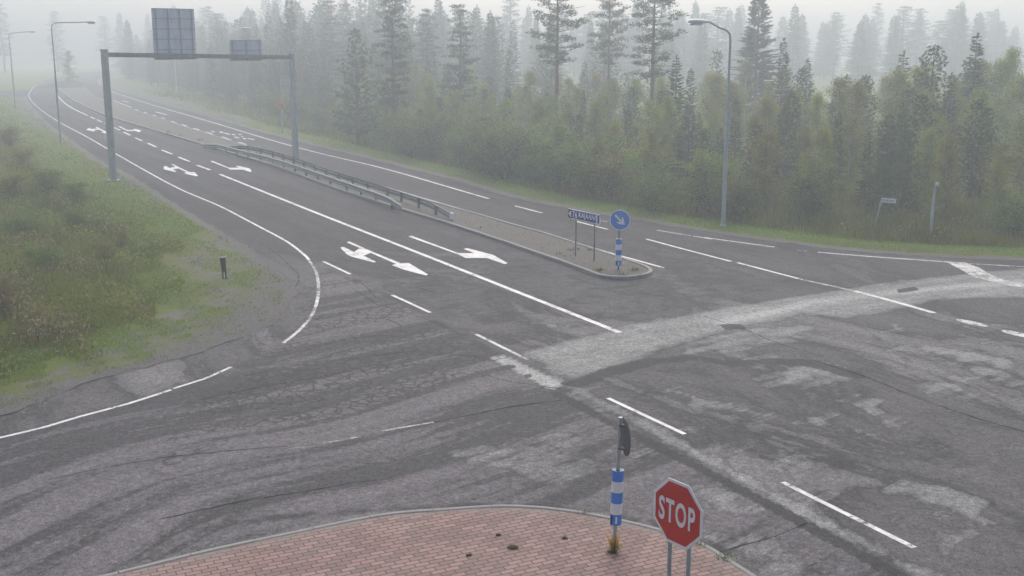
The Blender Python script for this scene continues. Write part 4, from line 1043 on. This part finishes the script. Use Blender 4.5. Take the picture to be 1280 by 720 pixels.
make_tpine(16, 1.9, .25, 'full_pine', .75, 1.3); make_tpine(16, 1.9, .2, 'full_pine', .85, 1.3)
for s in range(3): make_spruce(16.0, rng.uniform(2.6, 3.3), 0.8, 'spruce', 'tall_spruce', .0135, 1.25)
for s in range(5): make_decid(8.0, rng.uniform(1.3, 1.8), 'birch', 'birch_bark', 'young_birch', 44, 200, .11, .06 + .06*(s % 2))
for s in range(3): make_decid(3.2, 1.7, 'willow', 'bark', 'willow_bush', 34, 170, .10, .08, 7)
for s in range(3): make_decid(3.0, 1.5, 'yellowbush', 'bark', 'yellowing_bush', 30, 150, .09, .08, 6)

ALLP = {'young_spruce': ('spruce', 'young spruce'), 'young_pine': ('pine', 'young pine'), 'tall_pine': ('pine tree', 'tall pine'), 'full_pine': ('pine tree', 'tall full-crowned pine'), 'tall_spruce': ('spruce tree', 'tall spruce'),
        'young_birch': ('birch', 'young yellow-green birch'), 'willow_bush': ('bush', 'rounded green willow bush'), 'yellowing_bush': ('bush', 'low yellowing bush')}
OBJN = {'full_pine': 'tall_pine'}
count = {}
def tree(kind, x, y, z, h, wide=1.0, label=None, zone=None, var=None):
    ps = PROTO[kind]; i = int(rng.integers(len(ps))) if var is None else var % len(ps); cr, tr = ps[i]
    href = {'young_spruce': 8, 'young_pine': 8, 'tall_pine': 16, 'full_pine': 16, 'tall_spruce': 16, 'young_birch': 8, 'willow_bush': 3.2, 'yellowing_bush': 3.0}[kind]
    nm_ = OBJN.get(kind, kind)
    e = empty(nm_, (x, y, z), rng.uniform(0, 6.28)); s = h/href
    e.scale = (s*wide, s*wide, s)
    cat, txt = ALLP[kind]
    if label: tag(e, label, cat)
    else: tag(e, f'{txt} {zone}', cat, f'{txt} trees {zone}' if 'bush' not in txt else f'{txt}es {zone}')
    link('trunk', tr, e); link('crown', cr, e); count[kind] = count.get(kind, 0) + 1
    return e
def zone_of(u):
    if u < 195: return 'in dense fog left of the big gantry sign'
    if u < 365: return 'in the foggy wood behind the gantry'
    if u < 560: return 'in the hazy wood behind the guardrails'
    if u < 700: return 'in the thicket left of the blue direction sign'
    if u < 890: return 'in the thicket behind the round blue sign'
    if u < 1080: return 'in the thicket right of the nearest street lamp'
    return 'in the thicket behind the leaning street name sign'
def col_of(x, y, z=4.0):
    dep = y*math.cos(PITCH) + (CAMH - z)*math.sin(PITCH); return 640 + FPX*x/dep
fl = forest_line; S = [0]
for i in range(1, len(fl)): S.append(S[-1] + (fl[i]-fl[i-1]).length)
def fpt(s, off):
    i = min(len(S)-2, max(0, int(np.searchsorted(S, s)) - 1)); t = (s-S[i])/max(1e-6, S[i+1]-S[i]); p = fl[i].lerp(fl[i+1], t); d = (fl[min(i+3, len(fl)-1)] - fl[max(i-3, 0)]).normalized()
    return p + Vector((-d.y, d.x, 0))*off       # off > 0 : deeper into the wood
# named trees that stick out of the canopy: (column, top row, metres ahead, kind, width factor, label)
NAMED = [(697,-38,92,'tall_pine',1.0,'tall pine with bare reddish trunk, left one of three above the direction sign',0),
         (763,-28,104,'tall_pine',0.8,'paler tall pine with bare trunk, middle one of three above the round blue sign',1),
         (820,-34,88,'tall_pine',1.05,'dark spreading tall pine just left of the nearest street lamp head',2),
         (490,-14,98,'full_pine',0.95,'dark full-crowned pine, most distinct one between the guardrails and the sky',0),
         (575,2,104,'full_pine',1.0,'full-crowned pine to the right of the darkest pine, top just in frame',1),
         (533,10,132,'full_pine',0.9,'pale fogged pine top between the two full-crowned pines',0),
         (444,37,97,'young_pine',1.35,'broad young pine with bristly top rising right of the gantry right post',1),
         (413,-2,150,'full_pine',1.0,'faint tall pine in fog just right of the gantry right post',1),
         (361,-8,152,'tall_spruce',1.1,'ghostly tall spruce in fog directly above the gantry right post',0),
         (950,-22,112,'tall_spruce',1.15,'tall fogged spruce right of the nearest street lamp',1),
         (613,14,150,'tall_spruce',1.0,'pale fogged spruce top left of the three tall pines',2),
         (1168,58,74,'young_pine',1.15,'young pine with rounded bristly top above the leaning street name sign',2),
         (1130,66,80,'young_spruce',1.2,'slim young spruce top left of the rounded bristly pine',1),
         (1222,44,80,'young_spruce',1.3,'tallest pointed spruce above the slim mast at right',3),
         (980,50,92,'young_spruce',1.1,'slender young spruce top standing right of the nearest street lamp',2),
         (846,70,78,'young_spruce',1.0,'young dark spruce at the foot of the spreading tall pine',0)]
for (u, v, Y, kd, wd_, lb, vr) in NAMED:
    x = X_at(u, v, Y); h = Z_at(v, Y)
    # widen relative to height so crowns keep their breadth
    tree(kd, x, Y, 0, h, wd_*(16/h if kd in ('tall_pine', 'full_pine', 'tall_spruce') else 8/h)**0.6, lb, None, vr)
r2 = random.Random(11)
Ltot = S[-1]
def try_tree(s, off, kinds, h0, h1, wide=(0.85, 1.25)):
    p = fpt(s, off)
    if p.y < 30: return
    u = col_of(p.x, p.y)
    if u < 120 or u > 1345: return
    kd = r2.choices([k for k, _ in kinds], [w_ for _, w_ in kinds])[0]
    tree(kd, p.x, p.y, -0.05, r2.uniform(h0, h1), r2.uniform(*wide), None, zone_of(u))
mixk = [('young_spruce', 1.6), ('young_pine', 2.2), ('young_birch', 5.0)]
rows = [(1.0, 3.0, 2.6, 4.4), (4.2, 2.5, 3.4, 5.4), (8.0, 2.7, 4.0, 6.2), (12.5, 3.0, 4.4, 6.8), (18, 3.6, 4.8, 7.4), (25, 4.2, 5.4, 8.2), (34, 4.6, 6.0, 9.4)]
for (off, sp, h0, h1) in rows:
    s = r2.uniform(0, sp)
    while s < Ltot:
        p = fpt(s, off); far = p.y > 118
        uu = col_of(p.x, p.y); boost = (1.0 + max(0, min(1, (p.y - 105)/60))*1.0)*(0.86 if uu > 560 else 1.0)
        try_tree(s + r2.uniform(-.8, .8), off + r2.uniform(-1.2, 1.2), ([('young_spruce', 2), ('young_pine', 3.0), ('young_birch', 4.4)] if (off > 10 and uu < 900) else [('young_spruce', 1.2), ('young_pine', 1.6), ('young_birch', 5)] if uu >= 900 and off > 3 else mixk if off > 3 else [('young_birch', 5), ('young_pine', 1)]) if not far else [('young_spruce', 3), ('young_pine', 3)], h0*boost, h1*boost, (0.85, 1.35))
        s += sp*(1.0 if not far else 2.2)*r2.uniform(.75, 1.25)
# bushes along the front edge
s = 2.0
while s < Ltot:
    p = fpt(s, 0); u = col_of(p.x, p.y, 1)
    if p.y < 140 and 200 < u < 1330 and not (1082 < u < 1124) and not (1150 < u < 1175):
        kd = 'yellowing_bush' if (u > 1080 and r2.random() < .7) or r2.random() < .12 else 'willow_bush'
        q = fpt(s, r2.uniform(-1.6, 1.0)); hb = r2.uniform(1.4, 2.6) if u > 900 else r2.uniform(1.8, 3.4)
        tree(kd, q.x, q.y, -0.1, hb, r2.uniform(.9, 1.3), None, zone_of(u))
    s += r2.uniform(1.8, 3.2)
# big rounded willows left of the signs
for (u, v, h) in [(660,222,3.6),(705,232,3.4),(745,243,3.0),(625,214,3.2)]:
    p = G(u, v); tree('willow_bush', p.x, p.y, -0.1, h, 1.35, None, zone_of(u))
# tall fogged stand behind
for k in range(44):
    u = 150 + (k % 22)*52 + r2.uniform(-22, 22); Y = (195 if k < 22 else 245) + r2.uniform(-14, 18)
    if u < 420: Y += 25
    if u < 215: Y += 60; u += 30
    if u > 880: Y += 55
    x = X_at(u, 60, Y); hh_ = r2.uniform(11.5, 15.5) if k < 22 else r2.uniform(14, 18)
    tree(r2.choice(['tall_spruce', 'full_pine', 'tall_spruce']), x, Y, 0, hh_, r2.uniform(1.0, 1.35), None, 'standing far back in the fog ' + ('behind the gantry' if u < 400 else 'above the young wood' if u < 900 else 'above the thicket at right'))
for k in range(64):
    u = 400 + k*14.8 + r2.uniform(-10, 10); Y = 255 + r2.uniform(-35, 40)
    x = X_at(u, 60, Y); tree(r2.choice(['tall_spruce', 'full_pine', 'full_pine', 'tall_spruce', 'tall_spruce']), x, Y, 0, r2.uniform(11.0, 15.5), r2.uniform(1.5, 2.0), None, 'half lost in fog ' + ('left of the three bare-trunked pines' if u < 680 else 'behind the three bare-trunked pines' if u < 900 else 'right of the nearest lamp'))
# far side of the left field
for k in range(22):
    x = -205 + k*8.2 + r2.uniform(-3, 3); Y = 318 + r2.uniform(-14, 22)
    tree(r2.choice(['tall_spruce', 'full_pine']), x, Y, 0, r2.uniform(14, 18), r2.uniform(1.1, 1.5), None, 'closing the view in the fog at upper left')
# bush on the mound at the far end of the median
mp = G(89, 108.5)
tag(link('mound', np_mesh('mound', [(mp.x+math.cos(a)*r_*5.5, mp.y+math.sin(a)*r_*9, 0.05+(1-r_)*1.3) for r_ in (1, .5, .1) for a in np.linspace(0, 6.28, 17)[:-1]],
    [(j*16+k, j*16+(k+1) % 16, (j+1)*16+(k+1) % 16, (j+1)*16+k) for j in range(2) for k in range(16)], M['forest_floor'], None, True)), kind='structure')
tree('young_birch', mp.x, mp.y, 1.0, 5.5, 1.5, 'small bare-looking tree on the mound at the far end of the median')
# white road furniture beside the far mound
for (u, v, lb) in ((84, 104.5, 'small white marker post left of the far mound'), (98, 103.5, 'small white marker post right of the far mound')):
    p = G(u, v); t = empty('marker_post', (p.x, p.y, 0)); tag(t, lb, 'marker post')
    b = MB(); b.tube([(0,0,0),(0,0,1.1)], 0.05, 8); b.build('pole', M['galv'], t); b = MB(); b.box((0, -.06, 1.2), (0.5, 0.03, 0.6)); b.build('plate', M['white'], t, bevel=.02)

# ------------------------------------------------------------------ ground cover
def scatter(n, px_box, test, side):
    """points on the ground with even density per view area"""
    u = rng.uniform(px_box[0], px_box[2], n); v = rng.uniform(px_box[1], px_box[3], n)
    x_ = (u-640)/FPX; y_ = -(v-360)/FPX
    dy = math.cos(PITCH)+y_*math.sin(PITCH); dz = -math.sin(PITCH)+y_*math.cos(PITCH)
    t = -CAMH/dz; X = x_*t; Y = dy*t
    k = test(X, Y); X, Y = X[k], Y[k]
    Z = (zL if side == 'L' else zR)(X, Y)
    return X, Y, Z
def blades(X, Y, Z, h, wd_, lean, tint):
    n = len(X); Dv = np.column_stack([rng.normal(0, lean, n), rng.normal(0, lean, n), np.ones(n)])
    return leaves(np.column_stack([X, Y, Z-0.02]), Dv, h, wd_, tint)
def cover(name, parts, label, cat):
    V = []; F = []; T = []; off = 0
    for (v, f, t) in parts: V.append(v); F.append(f+off); T.append(t); off += len(v)
    return np.concatenate(V), np.concatenate(F), np.concatenate(T)
def vn(X, Y, s, ph=0):       # cheap value noise 0..1
    a = np.sin(X*s*1.7+ph)*np.cos(Y*s*1.1-ph*2) + .6*np.sin(X*s*3.9+Y*s*2.7+ph*3) + .4*np.cos(X*s*7.1-Y*s*6.3+ph)
    return np.clip(a/4+.5, 0, 1)
eLc = eL[::3]; eRc = eR[::3]
inL = lambda X, Y: inside(X, Y, outL); inR = lambda X, Y: inside(X, Y, outR[:]) 
# short grass on the left verge
def tL(X, Y):
    d = seg_dist(X, Y, eLc)[0]; g = grassL(X, Y); return inL(X, Y) & (d > 0.3) & (rng.random(len(X)) < np.clip(g*1.1 - .12, 0, 1)) & ((g > .8) | (vn(X, Y, .9) > .47))
X, Y, Z = scatter(300000, (-60, 118, 400, 545), tL, 'L'); dist = np.hypot(X, Y)
v, f, t = blades(X, Y, Z, rng.uniform(.05, .14, len(X)), 0.012*dist/35, .45, .35 + .5*(vn(X, Y, .35)-.5) + rng.uniform(-.25, .3, len(X)))
tag(link('verge_grass', np_mesh('verge_grass', v, f, M['grass'], t)), 'short green grass on the left roadside bank', 'grass', kind='stuff')
# tall weeds of the left field
def inT(X, Y):
    a = X + .9*np.sin(Y*.55)*np.cos(X*.7) + .45*np.sin(X*1.9+Y*1.3) + rng.normal(0, .35, X.shape); b_ = Y + 1.3*np.sin(X*.6+1)*np.cos(Y*.4) + .6*np.sin(Y*1.5-X*1.1) + rng.normal(0, .45, X.shape)
    return inside(a, b_, tall_poly)
tl_ = tall_line[::2]
def rise(X, Y): return np.clip(seg_dist(X, Y, tl_)[0]/2.6, .25, 1)
def clumpy(n, thr, s, ph, box=(-60, 118, 230, 480)):
    return scatter(n, box, lambda X, Y: inT(X, Y) & (vn(X, Y, s, ph) > thr), 'L')
pt = []
X, Y, Z = clumpy(110000, .30, .45, 1); dist = np.hypot(X, Y); pt.append(blades(X, Y, Z, rng.uniform(.22, .70, len(X))*(.45+1.0*vn(X, Y, .6, 2))*rise(X, Y), .018*dist/35, .38, .35+.6*(vn(X, Y, .4, 5)-.5)+rng.uniform(-.2, .3, len(X))))
V_, F_, T_ = cover('', pt, '', ''); tag(link('tall_weeds', np_mesh('tall_weeds', V_, F_, M['weed'], T_)), 'tall green weeds and grasses covering the field at lower left', 'weeds', kind='stuff')
X, Y, Z = clumpy(36000, .62, .40, 4); dist = np.hypot(X, Y)
h_ = rng.uniform(.35, .95, len(X))*rise(X, Y); pt = [blades(X, Y, Z, h_, .014*dist/35, .30, rng.uniform(.0, .6, len(X)))]
k = rng.random(len(X)) < .25; pt.append(leaves(np.column_stack([X[k], Y[k], Z[k]+h_[k]*.85]), rng.normal(0, .6, (k.sum(), 3))+[0, 0, .6], .16, .07, rng.uniform(.5, 1, k.sum())))
V_, F_, T_ = cover('', pt, '', ''); tag(link('dry_stalks', np_mesh('dry_stalks', V_, F_, M['straw'], T_)), 'brown dry stalks standing among the weeds at lower left', 'dry grass', kind='stuff')
# leafy heads
X, Y, Z = clumpy(60000, .45, .55, 8); n = len(X); Zl = Z + rng.uniform(.05, .55, n)*rise(X, Y)
v, f, t = leaves(np.column_stack([X, Y, Zl]), rng.normal(0, 1, (n, 3)), rng.uniform(.08, .18, n), .07, .4+.6*(vn(X, Y, .5, 9)-.4)+rng.uniform(-.2, .3, n))
tag(link('leafy_weeds', np_mesh('leafy_weeds', v, f, M['weed'], t)), 'broad-leaved weeds between the stalks at lower left', 'weeds', kind='stuff')
# pale seed heads near the gravel
pt = []
for (u, v_) in [(8,455),(10,470),(22,445),(4,480),(52,425),(60,432),(45,435),(190,380),(187,384),(120,440),(145,426),(160,438)]:
    p = G(u + r2.uniform(-4, 4), v_ + r2.uniform(-3, 3)); n = 30; z = ground_z(p.x, p.y, 'L')
    C_ = np.column_stack([p.x + rng.normal(0, .35, n), p.y + rng.normal(0, .45, n), z + rng.uniform(.25, .6, n)]); pt.append(leaves(C_, rng.normal(0, 1, (n, 3)), .04, .03, rng.uniform(.0, .8, n)))
V_, F_, T_ = cover('', pt, '', ''); tag(link('seed_heads', np_mesh('seed_heads', V_, F_, M['flower'], T_)), 'pale fluffy seed heads at the edge of the lower left weeds', 'seed heads', kind='stuff')
# shrubs in the left field, each its own
SHR = [(130,328,.8,'yellowing_bush'),(95,290,1.0,'willow_bush'),(150,310,.7,'yellowing_bush'),(60,345,1.3,'willow_bush'),(28,300,1.2,'willow_bush'),(20,250,1.8,'yellowing_bush'),(60,245,1.5,'willow_bush'),(8,395,1.2,'yellowing_bush'),(30,215,1.7,'yellowing_bush'),(10,185,1.8,'yellowing_bush'),(95,255,1.2,'willow_bush'),(60,330,.8,'yellowing_bush')]
for (u, v_, h, kd) in SHR:
    p = G(u, v_); z = ground_z(p.x, p.y, 'L'); p = G(u, v_, z)
    tree(kd, p.x, p.y, z-.05, h, r2.uniform(1.0, 1.5), None, 'among the weeds of the lower left field')
# right verge: short grass strip, then weeds up to the wood
def tR(X, Y):
    d = seg_dist(X, Y, eRc)[0]; return inR(X, Y) & (d > .55) & (d < 4.6) & (Y < 200)
X, Y, Z = scatter(420000, (140, 96, 1290, 330), tR, 'R'); dist = np.hypot(X, Y)
v, f, t = blades(X, Y, Z, rng.uniform(.05, .16, len(X)), .014*dist/50, .4, .58 + .5*(vn(X, Y, .3)-.5) + rng.uniform(-.25, .3, len(X)))
tag(link('verge_grass', np_mesh('verge_grass', v, f, M['grass'], t)), 'light green grass strip along the far side of the road', 'grass', kind='stuff')
def tR2(X, Y):
    d = seg_dist(X, Y, eRc)[0]; return inR(X, Y) & (d > 3.3) & (d < 15) & (Y < 200)
X, Y, Z = scatter(520000, (140, 96, 1290, 322), tR2, 'R'); dist = np.hypot(X, Y); dE = seg_dist(X, Y, eRc)[0]
hh_ = rng.uniform(.28, .75, len(X))*(.5+vn(X, Y, .5, 3))*(0.6+np.clip((dE-3.3)/2, 0, 1))
v, f, t = blades(X, Y, Z, hh_, .018*dist/50, .3, .4+.6*(vn(X, Y, .3, 2)-.5)+rng.uniform(-.2, .3, len(X)))
tag(link('tall_weeds', np_mesh('tall_weeds', v, f, M['weed'], t)), 'green weeds between the grass strip and the wood', 'weeds', kind='stuff')
X, Y, Z = scatter(110000, (140, 96, 1290, 330), lambda X, Y: tR2(X, Y) & (vn(X, Y, .35, 6) > .48), 'R'); dist = np.hypot(X, Y); h_ = rng.uniform(.35, .95, len(X))
pt = [blades(X, Y, Z, h_, .014*dist/50, .22, rng.uniform(0, .6, len(X)))]; k = rng.random(len(X)) < .25
pt.append(leaves(np.column_stack([X[k], Y[k], Z[k]+h_[k]*.85]), rng.normal(0, .6, (k.sum(), 3))+[0, 0, .6], .18, .08, rng.uniform(.4, 1, k.sum())))
V_, F_, T_ = cover('', pt, '', ''); tag(link('dry_stalks', np_mesh('dry_stalks', V_, F_, M['straw'], T_)), 'brown dry stalks in front of the wood', 'dry grass', kind='stuff')
# loose stones on the gravel of the left curve
def tG(X, Y): return inL(X, Y) & (grassL(X, Y) < .5)
X, Y, Z = scatter(30000, (-60, 240, 400, 545), tG, 'L'); n = len(X); s_ = rng.uniform(.015, .045, n)
V = np.empty((n, 5, 3)); ang = rng.uniform(0, 6.28, n)
for q in range(4):
    V[:, q] = np.column_stack([X + s_*np.cos(ang+q*1.57), Y + s_*np.sin(ang+q*1.57)*.8, Z-.004])
V[:, 4] = np.column_stack([X, Y, Z + s_*.8]); b0 = np.arange(n)*5
F = np.concatenate([np.column_stack([b0+q, b0+(q+1) % 4, b0+4]) for q in range(4)])
tag(link('gravel', np_mesh('gravel', V.reshape(-1, 3), F, soil('gravel_stone', (0.11, 0.105, 0.10), (0.25, 0.24, 0.23), 2, 8))), 'loose grey gravel along the left curve', 'gravel', kind='stuff')
# tufts on the median
pt = []
for (u, v_, n, h) in [(750,339,60,.16),(793,338,60,.14),(700,318,26,.10),(713,313,26,.1),(707,321,20,.08),(720,312,30,.12),(737,313,30,.1),(800,345,30,.08),(778,343,30,.06),(600,285,20,.1),(470,246,26,.14),(330,200,30,.2),(345,203,30,.2),(210,166,30,.25),(250,176,30,.25),(225,170,24,.3),(320,192,20,.2)]:
    p = G(u, v_, .1); C_ = np.column_stack([p.x + rng.normal(0, .09, n), p.y + rng.normal(0, .14, n), np.full(n, .09)]); pt.append(leaves(C_, rng.normal(0, .5, (n, 3))+[0, 0, 1], h, .02, rng.uniform(0, .5, n)))
V_, F_, T_ = cover('', pt, '', ''); tag(link('median_tufts', np_mesh('median_tufts', V_, F_, M['weed'], T_)), 'small dark tufts growing in the dirt of the median', 'weeds', kind='stuff')
def tM(X, Y): return inside(X, Y, outM)
X, Y, Z = scatter(26000, (60, 100, 815, 350), tM, 'L'); n = len(X)
v, f, t = leaves(np.column_stack([X, Y, np.full(n, .10)]), rng.normal(0, .6, (n, 3))+[0, 0, .8], rng.uniform(.03, .10, n), .016*np.hypot(X, Y)/50, rng.uniform(0, .6, n))
tag(link('sparse_growth', np_mesh('sparse_growth', v, f, M['straw'], t)), 'sparse dry growth scattered over the dirt median', 'dry grass', kind='stuff')
# weed at the foot of the near marker, moss clumps on the paving
p = G(767.5, 688, .1); n = 130
C_ = np.column_stack([p.x + rng.normal(0, .035, n), p.y - .03 + rng.normal(0, .03, n), np.full(n, .09)])
v, f, t = leaves(C_, rng.normal(0, .28, (n, 3))+[0, 0, 1], rng.uniform(.10, .40, n), .014, rng.uniform(0, 1, n))
tag(link('weed_tuft', np_mesh('weed_tuft', v, f, leaf('yellowing_weed', (0.18, 0.14, 0.03), (0.60, 0.42, 0.08), .4, 0), t)), 'yellowing weed growing at the foot of the banded marker post', 'weed')
for (u, v_, r_, lb) in [(641,684.5,.07,'largest brown moss clump on the brick paving'),(623,669,.03,'small dark moss speck above the largest clump'),(706,673,.035,'small moss clump left of the banded marker post'),(765,690,.06,'dark moss around the foot of the banded marker post'),(586,586+108,.03,'tiny brown leaf scrap at the brick paving front')]:
    p = G(u, v_, .095); n = int(900*r_/.1); o = rng.normal(0, 1, (n, 3)); o /= np.linalg.norm(o, axis=1, keepdims=True); rr = r_*rng.random(n)**.5
    C_ = np.column_stack([p.x + o[:, 0]*rr*1.3, p.y + o[:, 1]*rr, .095 + np.abs(o[:, 2])*rr*.45]); v, f, t = leaves(C_, o+[0, 0, .4], .022, .014, rng.uniform(0, .7, n))
    tag(link('moss_clump', np_mesh('moss_clump', v, f, leaf('moss_%d' % u, (0.16, 0.12, 0.05), (0.42, 0.32, 0.13), .3, 0), t)), lb, 'moss')
# weeds along the brick kerb
pt = []
for (u, v_) in [(878,681),(872,677),(733,641),(910,699),(905,697)]:
    p = G(u, v_, .1); n = 40; C_ = np.column_stack([p.x + rng.normal(0, .07, n), p.y + rng.normal(0, .05, n), np.full(n, .1)]); pt.append(leaves(C_, rng.normal(0, .9, (n, 3))+[0, 0, .8], .07, .012, rng.uniform(0, .8, n)))
V_, F_, T_ = cover('', pt, '', ''); tag(link('kerb_weeds', np_mesh('kerb_weeds', V_, F_, M['weed'], T_)), 'small weeds in the joint of the brick island kerb', 'weeds', kind='stuff')

# ------------------------------------------------------------------ haze
hb = MB(); hb.box((0, 170, 9.0), (860, 480, 24.0))
hm = bpy.data.materials.new('haze'); hm.use_nodes = True; hn = hm.node_tree; hn.nodes.clear()
pv = hn.nodes.new('ShaderNodeVolumePrincipled'); pv.inputs['Density'].default_value = HAZE; pv.inputs['Color'].default_value = HAZE_COL; pv.inputs['Anisotropy'].default_value = 0.5
ho = hn.nodes.new('ShaderNodeOutputMaterial'); hn.links.new(pv.outputs[0], ho.inputs['Volume'])
o = hb.build('haze', hm); tag(o, 'pale grey fog filling the air over the whole junction', 'fog', kind='stuff')
print('TREES', count, sum(count.values()), 'objects', len(bpy.data.objects))
